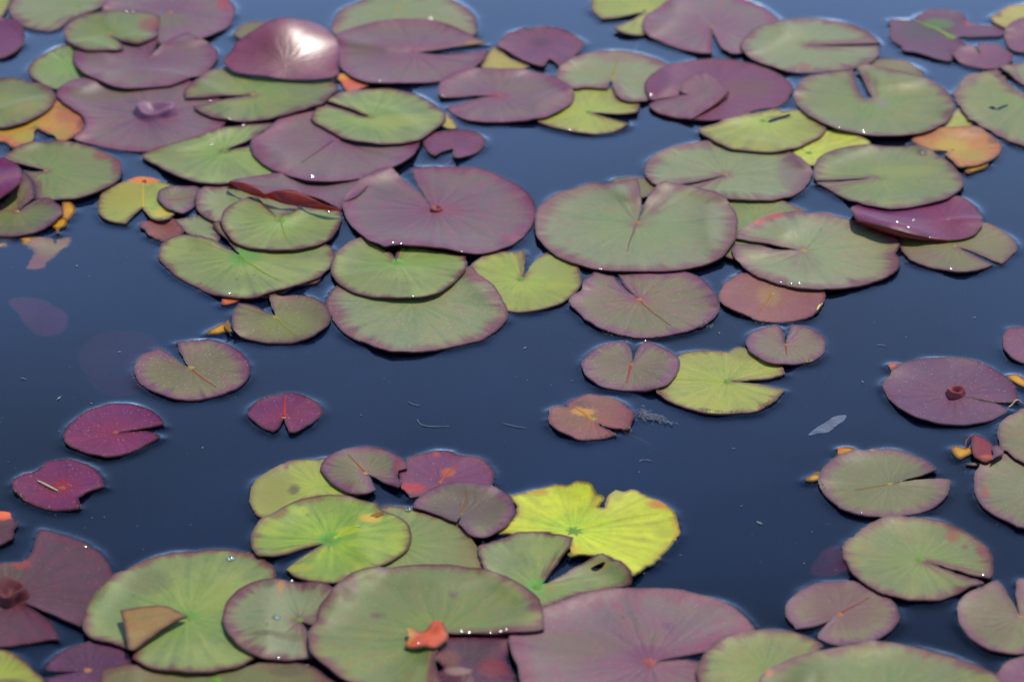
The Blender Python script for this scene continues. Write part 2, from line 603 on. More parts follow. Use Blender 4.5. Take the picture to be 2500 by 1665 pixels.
def leaf(order, tile, P, pts, style, label, name='lily_pad', cat='lily pad', group='lily pads floating on the pond',
         hub='y', hubr=1.0, sunk=0.0, lifts=(), tint=(), holes=(), midrib=None, stem=None, rim=1.0, wav=1.0, dust=.5,
         rough=None, parts=(), crenate=0.0, base=.0017, under=None, bears=True, gap=.0021, stalk=True, hubkind='flat', flapz=None):
    JOBS.append(dict(order=order, tile=tile, P=P, pts=pts, style=style, label=label, name=name, cat=cat, group=group, hub=hub,
                     hubr=hubr, sunk=sunk, lifts=lifts, tint=tint, holes=holes, midrib=midrib, stem=stem, rim=rim, wav=wav,
                     dust=dust, rough=rough, parts=parts, crenate=crenate, base=base, under=under, gap=gap, stalk=stalk, hubkind=hubkind, bears=bears))


JOBS = []


def px2m(sy):
    """metres per source pixel across, at a row of the photograph."""
    x1, _ = unproj(1250, sy, 0); x2, _ = unproj(1251, sy, 0)
    return float(x2 - x1)


def build(J):
    global TOP
    seed = COUNT[0] * 3.17 + 1.3
    COUNT[0] += 1
    rs = np.random.default_rng(COUNT[0] * 13 + 5)
    tile = J['tile']
    raw = parse(tile, J['pts'])
    psx, psy = src(tile, *J['P'])
    z_pts = np.full(len(raw), -J['sunk'] if J['sunk'] else J['base'] + .001)
    z_p = z_pts[0]
    ph = rs.uniform(0, 6.28, 8)
    passes = 1 if J['sunk'] else 3
    lz = []
    for (lx, ly, mm, sig) in J['lifts']:
        lsx, lsy = src(tile, lx, ly)
        lz.append((lsx, lsy, mm * .001 * (.6 if 0 < mm < 7.5 else 1), sig * .001))
    for it in range(passes):
        wx, wy = unproj([p[0] for p in raw], [p[1] for p in raw], z_pts)
        px, py = [float(v) for v in unproj(psx, psy, z_p)]
        L0 = smooth_loop([(wx[i], wy[i], raw[i][2]) for i in range(len(raw))])
        loop = np.array([l[:2] for l in L0])
        corner = np.array([l[2] for l in L0])
        # small natural unevenness of the edge
        m = len(loop)
        s = np.arange(m)
        tg = np.roll(loop, -1, 0) - np.roll(loop, 1, 0)
        tg /= np.linalg.norm(tg, axis=1)[:, None] + 1e-9
        nr = np.stack([tg[:, 1], -tg[:, 0]], 1)
        jit = .00022 * np.sin(s * .9 + ph[0]) + .00035 * np.sin(s * .37 + ph[1]) + rs.normal(0, .00012 + J['crenate'] * .001, m)
        loop = loop + nr * (jit * (1 - corner))[:, None]
        lo, hi = loop.min(0) - .012, loop.max(0) + .012
        ix0 = max(0, int((lo[0] - GX0) / GS)); iy0 = max(0, int((lo[1] - GY0) / GS))
        ix1 = min(GNX - 1, int((hi[0] - GX0) / GS) + 1); iy1 = min(GNY - 1, int((hi[1] - GY0) / GS) + 1)
        wx0, wy0 = GX0 + ix0 * GS, GY0 + iy0 * GS
        X, Y = np.meshgrid(wx0 + np.arange(ix1 - ix0 + 1) * GS, wy0 + np.arange(iy1 - iy0 + 1) * GS)
        mask = inside(X, Y, loop)
        dE = seg_dist(X, Y, loop)
        dIn = np.where(mask, dE, 0)
        near = mask | (dE < GS * 1.5)
        R = math.sqrt(mask.sum() * GS * GS / math.pi)
        rad = np.hypot(X - px, Y - py); ang = np.arctan2(Y - py, X - px)
        if J['sunk']:
            field = np.full(X.shape, -J['sunk']) + .004 * np.sin(ang * 2 + ph[2]) * np.clip(rad / R, 0, 1)
        else:
            rl = (.0014 * J['rim']) * np.exp(-dIn / .006) * (1 + .7 * np.sin(ang * 2 + ph[2]) + .5 * np.sin(ang * 5 + ph[3]))
            un = J['wav'] * (.0007 * np.sin(ang * 3 + ph[4]) + .0003 * np.sin(ang * 7 + ph[5] + rad * 30) + .00012 * np.sin(ang * 13 + ph[6])) * np.clip(rad / R, 0, 1) ** 1.3
            rel = rl + un + J['base'] - .0006 * np.exp(-(rad / .008) ** 2)
            for (lsx, lsy, mm, sig) in lz:
                qx, qy = unproj(lsx, lsy, mm + J['base'])
                rel = rel + mm * np.exp(-((X - qx) ** 2 + (Y - qy) ** 2) / (2 * sig ** 2))
            S = TOP[iy0:iy1 + 1, ix0:ix1 + 1]
            S = np.where(near, S, 0)
            for _ in range(2):
                P_ = np.pad(S, 1)
                S = np.maximum.reduce([P_[a:a + S.shape[0], b:b + S.shape[1]] for a in range(3) for b in range(3)])
            floor = np.where(S > .0002, S + J['gap'], .0012)
            z = np.maximum(rel, floor)
            for _ in range(170):
                zs = blur(z)
                zs = zs - .007 * (zs - rel)
                z = np.maximum(floor, zs)
            z = np.maximum(blur(z, 2), np.where(S > .0002, S + .0008, .0011))
            zz = np.maximum(z, rel)
            field = np.where(near, z * .55 + zz * .45, z)
        z_pts = bil(field, wx0, wy0, wx, wy)
        z_p = float(bil(field, wx0, wy0, np.array([px]), np.array([py]))[0])
    if not J['sunk']:
        sub = TOP[iy0:iy1 + 1, ix0:ix1 + 1]
        if J['bears']:
            sub[mask] = np.maximum(sub[mask], field[mask])
        ez = bil(field, wx0, wy0, loop[:, 0], loop[:, 1])
        FLOATERS.append((loop, ez, J['order'], mask, ix0, iy0))
    hz = z_p
    origin = np.array([px, py, hz])
    root = new_empty(J['name'], origin.tolist())
    tag(root, J['label'], J['cat'], J['group'])
    mat = leaf_material(J['style'], R, seed, J['dust'], J['rough'])
    und = J['under'] or (M_UNDER_Y if J['style'] in ('bright', 'paley', 'orange', 'amber', 'tan') else M_UNDER)
    tn = []
    for (tx, ty, trx, try_, colr, amt) in J['tint']:
        tsx, tsy = src(tile, tx, ty)
        k = TILE[tile][2]
        qx, qy = unproj(tsx, tsy, J['base'])
        mpp = px2m(tsy)
        tn.append((float(qx), float(qy), trx * k * mpp, try_ * k * mpp / .47, colr, amt))
    hl = []
    for h in J['holes']:
        hp = parse(tile, h)
        hx, hy = unproj([p[0] for p in hp], [p[1] for p in hp], J['base'] + .001)
        hl.append(np.array([l[:2] for l in smooth_loop([(hx[i], hy[i], 0) for i in range(len(hp))], .002)]))
    blade_mesh('blade', loop, field, wx0, wy0, origin, [mat, und], root, hl, tn)
    zat = lambda xx, yy: bil(field, wx0, wy0, np.asarray(xx, float), np.asarray(yy, float))
    # hub where the veins meet
    if J['hub']:
        hr = .0030 * J['hubr'] * min(1.3, max(.7, R / .06))
        V = [(0, 0, .0005)]; F = []
        nn = 14
        for ring, (fr, hh) in enumerate(((.35, .0006), (1.0, -.0002))):
            for k in range(nn):
                t = 2 * math.pi * k / nn
                q = hr * fr * (1 + (.75 * (k % 2) * rs.uniform(.5, 1.3) - .25) * ring)
                vx, vy = q * math.cos(t), q * math.sin(t)
                V.append((vx, vy, float(zat([px + vx], [py + vy])[0]) - hz + hh))
        for k in range(nn):
            k2 = (k + 1) % nn
            F.append((0, 1 + k, 1 + k2))
            F.append((1 + k, 1 + nn + k, 1 + nn + k2, 1 + k2))
        mesh_obj('leaf_hub', V, F, M_HUB[J['hub']], root)
    # midrib
    if J['midrib']:
        mp, mcol, mw = J['midrib']
        q = [src(tile, *p) for p in mp]
        mx, my = unproj([a[0] for a in q], [a[1] for a in q], z_p)
        n = 14
        tt = np.linspace(0, len(q) - 1, n)
        xs = np.interp(tt, range(len(q)), mx) + rs.normal(0, .0002, n); ys = np.interp(tt, range(len(q)), my) + rs.normal(0, .0002, n)
        zs = zat(xs, ys)
        V, F = [], []
        for i in range(n):
            dx = xs[min(i + 1, n - 1)] - xs[max(i - 1, 0)]; dy = ys[min(i + 1, n - 1)] - ys[max(i - 1, 0)]
            l = math.hypot(dx, dy) + 1e-9
            w = mw * .001 * (1 - .75 * i / (n - 1))
            for (sgn, hh) in ((-1, -.0001), (0, .00055), (1, -.0001)):
                V.append((xs[i] - dy / l * w * sgn - px, ys[i] + dx / l * w * sgn - py, zs[i] + hh - hz))
        for i in range(n - 1):
            for k in range(2):
                F.append((i * 3 + k, i * 3 + k + 1, i * 3 + k + 4, i * 3 + k + 3))
        key = 'rib_%d_%d_%d' % mcol
        mm_ = bpy.data.materials.get(key) or plain_mat(key, alb(mcol)[:3], .65, .15, 300, .3)
        mesh_obj('midrib', V, F, mm_, root)
    # stalk
    if J['stalk'] and J['hub']:
        if J['stem']:
            (ex, ey), dep, sm, sw = J['stem']
            esx, esy = src(tile, ex, ey)
            qx, qy = [float(v) for v in unproj(esx, esy, -dep * 1.34)]
            qx, qy = qx, qy
            e = np.array([qx, qy, -dep])
            smat = {'y': M_STALK_Y, 'p': M_STALK_P, 'n': M_STALK}[sm]
        else:
            e = np.array([px + rs.uniform(-.05, .05), py + rs.uniform(0, .09), -.30])
            smat, sw = M_STALK, 2.6
        p0 = np.array([px, py, hz - .0012])
        path = [p0 + (e - p0) * t + np.array([math.sin(t * 3.1) * .006, 0, -math.sin(t * 3.14) * (.004 if not J['stem'] else .001)]) for t in np.linspace(0, 1, 8)]
        V, F = tube(np.array(path) - origin, [sw * .001] * 8)
        mesh_obj('stalk', V, F, smat, root)
    # curled, folded or raised parts of the blade; points carry their own height
    for part in J['parts']:
        pname, plist, pmat, plabel = part[:4]
        kind = part[4] if len(part) > 4 else 'patch'
        if kind == 'patch':       # outline with heights, filled
            pr = []
            for tok in plist.split():
                xy, h = tok.split('^') if '^' in tok else (tok, None)
                c = xy.endswith('*'); xy = xy.rstrip('*')
                x_, y_ = map(float, xy.split(','))
                sx_, sy_ = src(tile, x_, y_)
                if h is None:
                    gx, gy = unproj(sx_, sy_, hz)
                    h_ = float(zat([gx], [gy])[0]) + .0012
                else:
                    h_ = float(h) * .001
                gx, gy = unproj(sx_, sy_, h_)
                pr.append((float(gx), float(gy), c, h_))
            lp = np.array([l[:2] for l in smooth_loop([p[:3] for p in pr], .0025)])
            kx = np.array([p[0] for p in pr]); ky = np.array([p[1] for p in pr]); kh = np.array([p[3] for p in pr])
            l0, l1 = lp.min(0) - .006, lp.max(0) + .006
            fx = np.arange(l0[0], l1[0] + GS, GS); fy = np.arange(l0[1], l1[1] + GS, GS)
            XX, YY = np.meshgrid(fx, fy)
            w = 1 / ((XX[..., None] - kx) ** 2 + (YY[..., None] - ky) ** 2 + 4e-6)
            ff = (w * kh).sum(-1) / w.sum(-1)
            mt = leaf_material(pmat, R, seed + 9, J['dust']) if isinstance(pmat, str) else pmat
            po = blade_mesh(pname, lp, ff, l0[0], l0[1], origin, [mt, M_RED if pname != 'torn_flap' else und], root, spacing=.0035)
        elif kind == 'wall':      # two edges with heights, joined by a curved skin
            rows = []
            for line in plist:
                rr = []
                for tok in line.split():
                    xy, h = tok.split('^')
                    x_, y_ = map(float, xy.split(','))
                    sx_, sy_ = src(tile, x_, y_)
                    gx, gy = unproj(sx_, sy_, float(h) * .001)
                    rr.append((float(gx), float(gy), float(h) * .001))
                rr = np.array(rr)
                tt = np.linspace(0, len(rr) - 1, 26)
                rows.append(np.stack([np.interp(tt, range(len(rr)), rr[:, k]) for k in range(3)], 1))
            a_, b_ = rows
            V, F = [], []
            nu = 7
            for u in range(nu):
                f = u / (nu - 1)
                bulge = math.sin(f * math.pi) * .0022
                for q in range(26):
                    p_ = a_[q] * (1 - f) + b_[q] * f
                    V.append((p_[0] - px, p_[1] - bulge * math.sin(math.pi * q / 25) - py, p_[2] - hz))
            for u in range(nu - 1):
                for q in range(25):
                    F.append((u * 26 + q, u * 26 + q + 1, (u + 1) * 26 + q + 1, (u + 1) * 26 + q))
            po = mesh_obj(pname, V, F, pmat, root)
            sol = po.modifiers.new("thickness", 'SOLIDIFY')
            sol.thickness = .0007
        elif kind == 'funnel':    # raised cup of the blade round the stalk
            (cx_, cy_), (rx_, ry_), hh = plist
            sx_, sy_ = src(tile, cx_, cy_)
            gx, gy = [float(v) for v in unproj(sx_, sy_, hz)]
            k = TILE[tile][2] * px2m(sy_)
            V, F = [], []
            nn = 28
            prof = ((1.25, 0.0003), (1.06, .45), (1.0, 1.0), (.84, .95), (.5, .45), (.12, .12))
            for (fr, fz) in prof:
                for q in range(nn):
                    t = 2 * math.pi * q / nn
                    wob = 1 + .10 * math.sin(3 * t + ph[0]) + .05 * math.sin(5 * t + ph[1])
                    vx = gx + rx_ * k * fr * wob * math.cos(t)
                    vy = gy + ry_ * k / .47 * fr * wob * math.sin(t)
                    vz = float(zat([vx], [vy])[0]) + .0003 + fz * hh * .001 * (1 + .25 * math.sin(2 * t + ph[2]))
                    V.append((vx - px, vy - py, vz - hz))
            for u in range(len(prof) - 1):
                for q in range(nn):
                    q2 = (q + 1) % nn
                    F.append((u * nn + q, u * nn + q2, (u + 1) * nn + q2, (u + 1) * nn + q))
            F.append(tuple((len(prof) - 1) * nn + q for q in range(nn)))
            po = mesh_obj(pname, V, F, pmat, root)
        if plabel:
            po['label'] = plabel
    return root, zat


# ------------------------------------------------------------------ the leaves, traced one by one
G_SCRAP = dict(name='leaf_scrap', cat='leaf scrap', group='torn scraps of leaf among the pads', hub=None, dust=.1, stalk=False, rim=.6, wav=.6)

# far edge and its corner of crowded pads
leaf(1, '00', (-120, 0), "-200,-100 60,-120 110,-60 80,40 40,120 0,140 -100,150 -220,60", 'yellowg', "yellow green pad cut off by the far corner, beside the dark purple half pad")
leaf(2, '00', (-100, 320), "0,145 100,160 180,200 215,290 200,380 130,450 60,490 0,505 -150,500 -320,440 -400,320 -330,210 -180,150", 'purple', "dull purple half pad at the picture edge below the yellow green corner pad")
leaf(1.1, '00', (690, 50), "100,0 75,80 100,150 180,215 290,255 420,275 480,262 560,220 660,150 860,70 960,0 980,-90 850,-200 600,-260 350,-230 180,-120", 'greyg', "dusky green pad with violet rim, farthest of the crowd in the far corner", hub='g', wav=1.3)
leaf(2.1, '00', (1480, 110), "890,75 1000,-60 1250,-150 1550,-160 1850,-90 2000,0 2045,90 2005,210 1900,275 1780,325 1600,370 1400,380 1150,330 960,200", 'mauve', "large mauve pad with a red nicked rim, behind the pad with glints", tint=[(1940, 40, 60, 70, (170, 50, 70), .8), (1450, 180, 260, 90, (128, 122, 100), .7)], hub='o')
leaf(5, '00', (955, 298), "960,312* 1040,345 1090,362* 1200,380 1330,335 1375,290 1390,140* 1300,110 1150,92 1000,90 850,100 720,130 620,180 560,240 560,300 600,370 700,420 850,440 980,435 1070,425* 1065,385 1010,340", 'green', "green pad with a rolled glinting far edge, lying on three others in the far corner", lifts=[(1230, 110, 5, 14)], tint=[(1300, 230, 110, 90, (150, 80, 86), .7), (715, 135, 60, 20, (190, 140, 40), .8)], rim=1.6)
leaf(3, '00', (1300, 495), "1320,480* 1400,400 1470,345 1560,305 1630,278* 1720,320 1830,380 1890,450 1890,520 1820,600 1700,670 1500,735 1300,760 1050,760 850,690 700,610 640,520 650,440 750,380 900,350 1100,340 1300,330 1385,350* 1350,420", 'mauve', "mauve pink pad with a pointed lobe, shading the pad with the curled cup", hub='p', lifts=[(1100, 755, 4, 25), (750, 640, 5, 18)], rim=1.4)
leaf(1.2, '00', (600, 570), "245,600 300,520 400,460 540,395 720,400 880,470 920,580 850,690 700,760 480,775 350,720 260,660", 'lightg', "light green pad half hidden under the mauve pad with the pointed lobe", hub=None)
leaf(3.1, '00', (-60, 880), "0,680 150,680 300,725 420,770 490,820 480,880 400,970 250,1050 100,1095 0,1112 -200,1100 -350,1020 -420,900 -350,780 -180,700", 'green', "green half pad with a purple rim lying on the orange lobed leaf", lifts=[(350, 1000, 3, 20)])
leaf(1.3, '00', (315, 1098), "320,1115* 400,1155 475,1175 510,1232 620,1205 700,1150 738,1075 720,1005 620,930 500,870 300,880 100,940 -60,1020 -120,1120 -60,1215 50,1240 110,1280 200,1270 285,1235 295,1160", 'orange', "orange brown leaf with two lobes and a yellow green centre", hub='g', hubr=1.6, crenate=.2, tint=[(240, 1190, 140, 70, (176, 164, 70), .9), (600, 1000, 130, 90, (186, 120, 96), .8), (520, 1180, 110, 50, (170, 150, 70), .8), (560, 930, 90, 40, (150, 120, 60), .7), (60, 1130, 120, 60, (190, 150, 60), .8), (700, 1090, 40, 60, (120, 70, 50), .7)])
leaf(1.4, '00', (1280, 1000), "495,830 540,740 650,690 900,650 1300,630 1600,680 1850,800 1980,950 1960,1070 1880,1150 1700,1245 1500,1290 1250,1318 1050,1305 850,1270 640,1215 710,1150 740,1080 720,1010 620,940", 'mauve', "large dusky mauve pad with a curled pink cup standing at its centre", hub=None, wav=1.5, parts=[('curled_cup', ((1345, 975), (165, 62), 6), M_CUP_P, None, 'funnel')], tint=[(900, 830, 300, 90, (128, 118, 104), .6)])
leaf(.6, '01', (50, 280), "-100,300 -60,230 40,190 150,185 220,210 250,300 150,350 0,350", 'olive', "small brown green pad peeping out behind the shiny folded leaf", hub=None)
leaf(2.05, '01', (350, 590), "-190,540 -120,440 -80,370 0,300 100,240 250,195 450,190* 600,210 720,270 790,350 815,450 810,580 800,650 600,690 300,680 -50,640", 'bronze', "bronze purple leaf tilted up, with a white glare on its wrinkled back", hub=None, lifts=[(340, 175, 28, 46), (390, 300, -2.4, 5), (250, 330, 2, 5), (480, 330, 2.4, 5)], wav=2.0, rough=.32, bears=False, dust=.1,
     parts=[('crease', [(330, 540), (235, 215)], None, None, 'ridge')] if False else ())
leaf(6, '01', (62, 818), "62,815* -150,832 -350,846 -530,856* -535,790 -470,720 -330,630 -150,575 100,545 300,545 500,580 680,650 770,720 798,780 690,880 600,920 400,980 250,1030 100,1048 -100,1050 -250,1030 -380,980 -460,925* -250,880 -60,842", 'green', "broad green pad with a dark brown hole, lying before the shiny folded leaf", hub='y', hubr=.8, holes=["-30,640 0,628 30,636 68,632 64,655 30,664 -5,660"], tint=[(20, 648, 90, 40, (90, 66, 44), .9), (-140, 860, 180, 20, (96, 72, 44), .7)], lifts=[(-450, 900, 3, 14)])
leaf(1, '01', (1320, 60), "760,290 750,200 830,80 960,20 1100,-50 1400,-75 1700,-45 1880,40 1970,110 2010,200 1990,300 1800,380 1300,420 900,370", 'greyg', "grey green pad farthest behind, its near half covered by a big mauve pad", hub='y', dust=.2)
leaf(2.2, '01', (1470, 452), "1500,452* 1700,428 1900,396 2060,372 2105,368* 2000,330 1900,270 1780,215 1650,180 1450,160 1250,170 1050,205 900,250 790,300 780,360 800,450 810,560 860,620 930,670 1050,710 1200,718 1400,720 1600,715 1720,700 1850,640 1980,590 2060,530 2118,430* 1950,452 1700,475", 'mauve', "big grey mauve pad with a rolled dark far rim and a brown twisted notch", hub='p', lifts=[(1450, 165, 5, 22), (1050, 205, 4, 18), (1800, 225, 5, 18)], tint=[(2000, 390, 110, 30, (150, 116, 70), .9), (1250, 400, 220, 60, (126, 70, 96), .6)], rim=1.6, wav=1.2)
leaf(1, '02', (425, 370), "505,512* 480,545 465,575* 380,560 270,520 150,460 60,410 50,380 110,310 200,265 290,240 380,235 480,225 600,245 720,300 800,360 805,400 740,470 660,530 590,580* 540,530", 'purple', "small violet pad with a small notch, alone before open far water", hub=None, tint=[(330, 250, 60, 30, (60, 60, 40), .8), (420, 370, 110, 50, (90, 36, 80), .8)], lifts=[(60, 390, 2, 9)])
leaf(.5, '02', (60, 540), "-90,580 -20,450 20,405 80,440 170,510 300,560 330,575 200,620 0,620", 'paley', "pale straw leaf tip between the lone violet pad and the smooth mauve pad", hub=None)
leaf(3.2, '02', (62, 830), "40,832* -150,833 -300,845 -440,846* -465,800 -450,720 -380,660 -250,610 -80,590 100,595 300,605 480,640 600,700 700,770 725,830 690,900 600,960 450,1020 200,1055 0,1060 -180,1050 -300,1010 -400,935* -250,890 -80,848", 'mauve', "smooth mauve pad with a red centre and a sideways notch", hub='r', tint=[(50, 830, 120, 50, (140, 60, 90), .7), (250, 760, 300, 80, (132, 118, 112), .5)], lifts=[(-450, 800, 3, 12), (550, 990, 3, 20)])
leaf(2, '02', (1050, 672), "1040,705* 1005,770* 850,760 720,770 640,740 560,680 580,610 680,530 800,470 950,440 1100,435 1250,455 1350,480 1450,510 1520,550 1560,620 1550,720 1450,830 1370,870 1250,885 1130,865 1080,820* 1055,750", 'greyg', "pale grey green pad flushed pink on its far side, lying over a yellow green pad", hub='y', tint=[(1100, 500, 260, 70, (150, 118, 112), .6)], midrib=([(1055, 650), (1110, 470)], (160, 150, 96), 1.4))
leaf(1, '02', (850, 975), "890,985* 1050,1035 1190,1070* 1150,1110 1050,1150 900,1165 750,1150 580,1115 450,1075 400,1040 430,900 560,820 720,770 900,750 1060,770 1110,850 1180,890 1270,880 1290,930 1270,975* 1150,990 1010,988", 'yellowg', "yellow green pad with a wide open notch, tucked under the smooth mauve pad", hub='g', hubr=1.6)
leaf(.9, '02', (1330, 90), "1330,112* 1200,180 1060,240* 1150,285 1300,305 1450,250 1600,50 1500,-150 1200,-200 950,-150 870,-50 870,60 900,120 960,165* 1100,150", 'yellowg', "light yellow green pad cut by the far edge, under the biggest far mauve pad", hub='g', stem=((1225, 480), .008, 'y', 2.2), hubr=.8)
leaf(2, '02', (1915, 235), "1910,250* 1925,330 1915,465* 1780,455 1600,410 1450,350 1350,290 1310,220 1340,140 1450,60 1560,-10 1800,-60 2100,-40 2300,30 2400,80 2515,180 2560,260 2450,360 2300,430 2150,465 2080,460* 2000,410 1945,320", 'mauve', "large pink mauve pad with a notch facing the viewer, farthest on open water", hub='o', hubr=.8)
leaf(4, '03', (450, 395), "-115,390 -60,300 50,230 200,180 400,160 600,160 800,195 950,250 1050,320 1105,375* 800,384 480,396* 800,400 1095,394* 1085,480 1010,550 900,590 700,620 500,635 300,620 100,560 -30,500 -95,440", 'greyg', "grey green oval pad with a long closed slit, lying over the pink mauve pad", hub=None, tint=[(440, 570, 80, 40, (160, 100, 100), .7)])
leaf(3, '02', (1880, 815), "1690,832* 1500,852 1390,862 1335,780 1335,720 1400,640 1550,560 1750,520 2000,510 2200,535 2350,580 2500,640 2600,720 2625,780 2580,860 2480,930 2300,960 2150,1020 1950,1045 1745,1036* 1900,930 2040,830* 1900,760 1750,800", 'purple', "magenta pink pad with one lobe folded up over its centre", hub=None, wav=1.2, tint=[(2250, 760, 260, 120, (126, 96, 96), .6)],
     parts=[('folded_lobe', "1370,912^3 1500,862^4 1700,822^6 1640,790^7 1660,712^8 1740,652^9 1840,628^9 1930,652^9 2000,722^9 2068,795*^9 1900,930^7 1742,1034*^5 1600,1022^3 1450,982^3", 'mauve', "paler lilac lobe folded over"),
            ('folded_edge', ("2068,795^9.2 1990,865^8.4 1900,930^7.2 1742,1036^5", "2068,815^4 1990,885^4 1905,945^3.6 1745,1044^3"), M_RED, None, 'wall')])
leaf(5, '03', (1050, 880), "865,600* 925,800 985,868* 1025,848* 955,700 888,575* 1000,565 1200,600 1400,645 1550,700 1680,790 1740,880 1745,950 1690,1050 1550,1130 1350,1170 1150,1180 950,1165 700,1110 550,1040 420,960 360,880 350,800 400,720 480,660 600,640", 'green', "large smooth green pad with an olive wedge notch, touching a straw brown pad behind", hub=None, rim=1.5, lifts=[(700, 1110, 4, 22), (500, 1020, 3, 15)], tint=[(1120, 900, 60, 50, (140, 134, 140), .7)])
leaf(.8, '03', (1200, 640), "1000,550 1080,510 1250,515 1330,530 1450,600 1480,650 1350,720 1100,720", 'olive', "straw brown pad mostly hidden behind the large smooth green pad", hub=None)
leaf(1, '03', (1720, 320), "1180,220 1210,165 1390,172* 1400,150 1470,110 1550,80 1700,85 1800,105 1850,160 1860,200 1950,212 2100,220 2190,250 2170,310 1900,320 1780,330 1870,398* 1760,430 1740,500 1700,530 1560,500 1430,460 1320,440 1260,390 1190,340", 'darkp', "torn dark violet green pad with a vivid green midrib", hub='g', hubr=2.2, crenate=.6, tint=[(1880, 205, 70, 30, (170, 20, 40), 1), (1600, 210, 160, 60, (96, 130, 78), .9), (1500, 260, 280, 120, (92, 96, 92), .6)], midrib=([(1730, 325), (1580, 240), (1395, 172)], (150, 190, 70), 2.4))
leaf(2, '03', (1975, 468), "1975,468* 1920,420 1890,402* 1780,410 1730,460 1780,530 1900,580 2050,600 2180,580 2250,520 2240,460 2150,400 2030,375 1945,382* 1945,425", 'purple', "small pinkish purple pad resting on the torn dark pad", hub='r', hubr=.7)
leaf(2.1, '03', (2400, 310), "2352,150 2250,190 2185,270 2185,350 2230,420 2300,450 2450,450 2600,380 2620,270 2500,170", 'purple', "purple half pad cut by the picture edge, behind a serrated green pad", hub=None)
leaf(1, '03', (2352, 130), "2352,30 2200,60 2080,130 2090,190 2200,245 2300,200 2450,180 2550,80 2450,10", 'paley', "pale yellow pad in the far corner under the purple half pad", hub=None, tint=[(2120, 130, 50, 40, (60, 44, 20), .8)])
leaf(3, '03', (2400, 850), "2400,850* 2250,748 2120,600* 1950,632 1830,672 1790,735 1745,800 1745,850 1770,900 1830,980 1920,1060 2050,1130 2200,1220 2352,1265 2500,1290 2700,1220 2900,1050 2950,820 2850,650 2600,560 2352,548 2140,578* 2260,670 2385,770", 'green', "dark grey green pad with a ragged edge and black holes, cut by the picture edge", hub=None, crenate=.7, holes=["2045,925 2085,918 2110,940 2085,952", "2110,945 2160,915 2215,903 2190,925 2140,948"], tint=[(1850, 700, 120, 90, (112, 84, 84), .7)], lifts=[(2200, 640, 4, 12)])
leaf(1.1, '03', (1780, 1040), "1780,940 1850,1010 1900,1100 1750,1150 1640,1130 1690,1050", 'yellowg', "yellow leaf wedge showing between two large green pads", hub=None)
leaf(2.2, '03', (1735, 1303), "1690,1312* 1620,1308 1530,1310 1430,1265 1370,1215* 1430,1170 1600,1110 1800,1100 1970,1110 2080,1190 2160,1260 2150,1320 2080,1380 1980,1430 1800,1450 1740,1410 1660,1345*", 'orange', "tan orange pad with a yellow middle and a green centre", hub='g', hubr=1.1, tint=[(1720, 1270, 170, 70, (190, 165, 60), .8), (2080, 1230, 60, 40, (120, 76, 50), .8), (1900, 1360, 160, 60, (172, 152, 70), .8), (1500, 1170, 120, 50, (178, 110, 90), .7), (1950, 1150, 120, 36, (150, 104, 84), .7)], crenate=.2)
leaf(3, '03', (85, 1052), "-480,1125 -350,1080 -150,1030 0,985 200,935 250,960 380,950 480,1000 560,1060 630,1110 600,1170 480,1240 300,1300 100,1325 -50,1310 -200,1290 -320,1240 -400,1190", 'yellowg', "yellow green pointed pad with a brown slit, lying over the grey oval pad", hub='g', hubr=1.5, holes=["130,1042 225,1012 310,988 316,1003 230,1035 138,1062"], lifts=[(-250, 1260, 4, 15), (100, 1320, 4, 18)], tint=[(225, 1025, 130, 24, (110, 86, 50), .8)])
leaf(1, '03', (480, 1330), "340,1300 480,1240 640,1130 800,1150 940,1190 1020,1250 850,1320 650,1400 490,1440 400,1380", 'limey', "bright lime yellow pad with a green wet centre, squeezed between four pads", hub='g', hubr=2)
# second band
leaf(4, '01', (1095, 1012), "1085,1018* 980,972 880,930 780,900 690,880* 720,850 850,800 1050,775 1250,770 1450,810 1600,880 1700,950 1740,1010 1720,1070 1620,1140 1500,1220 1300,1250 1100,1245 900,1215 750,1150 640,1090 575,1040 580,990 620,928* 750,930 880,962 1000,1005", 'lightg', "light green pad with a vivid lime centre, lying on a wide mauve pad", hub='g', hubr=1.4, lifts=[(900, 1215, 4, 22), (1400, 1240, 4, 20)], rim=1.5, tint=[(1300, 1080, 260, 70, (168, 172, 96), .6)])
leaf(3, '01', (800, 1215), "40,1230 150,1150 250,1060 400,970 560,910 650,895 850,900 1200,960 1450,1100 1520,1240* 1480,1320 1380,1400 1250,1470 1050,1540 800,1575 550,1570 380,1530 200,1460 80,1360", 'mauve', "wide mauve pad with a dark midrib, its far half covered by a light green pad", hub='p', midrib=([(760, 1225), (600, 1340), (480, 1430)], (92, 58, 92), 1.5), lifts=[(600, 1570, 5, 25), (1200, 1490, 4, 20)], tint=[(700, 1440, 300, 90, (132, 116, 116), .5)], rim=1.5)
leaf(1, '01', (1800, 1275), "1800,1292* 1700,1325 1650,1352 1600,1330 1550,1260 1550,1200 1650,1150 1850,1125 2000,1145 2080,1210 2060,1290 1980,1340 1850,1372 1795,1345*", 'purple', "small dark pink pad with a pink stalk showing through the water", hub='r', hubr=.7, stem=((1735, 1455), .006, 'p', 1.6))
leaf(1, '01', (1760, 1060), "1740,980 1790,1030 1840,1110 1740,1115 1680,1060", 'paley', "straw yellow scrap poking out beside the pad with the lime centre", **G_SCRAP)
leaf(1.5, '01', (900, 710), "790,660 860,640 950,680 1080,730 1000,770 890,800 830,720", 'coral', "orange and pink scrap under the edge of the big grey mauve pad", tint=[(840, 670, 70, 40, (220, 150, 30), .9), (960, 760, 90, 40, (220, 130, 120), .8)], **G_SCRAP)
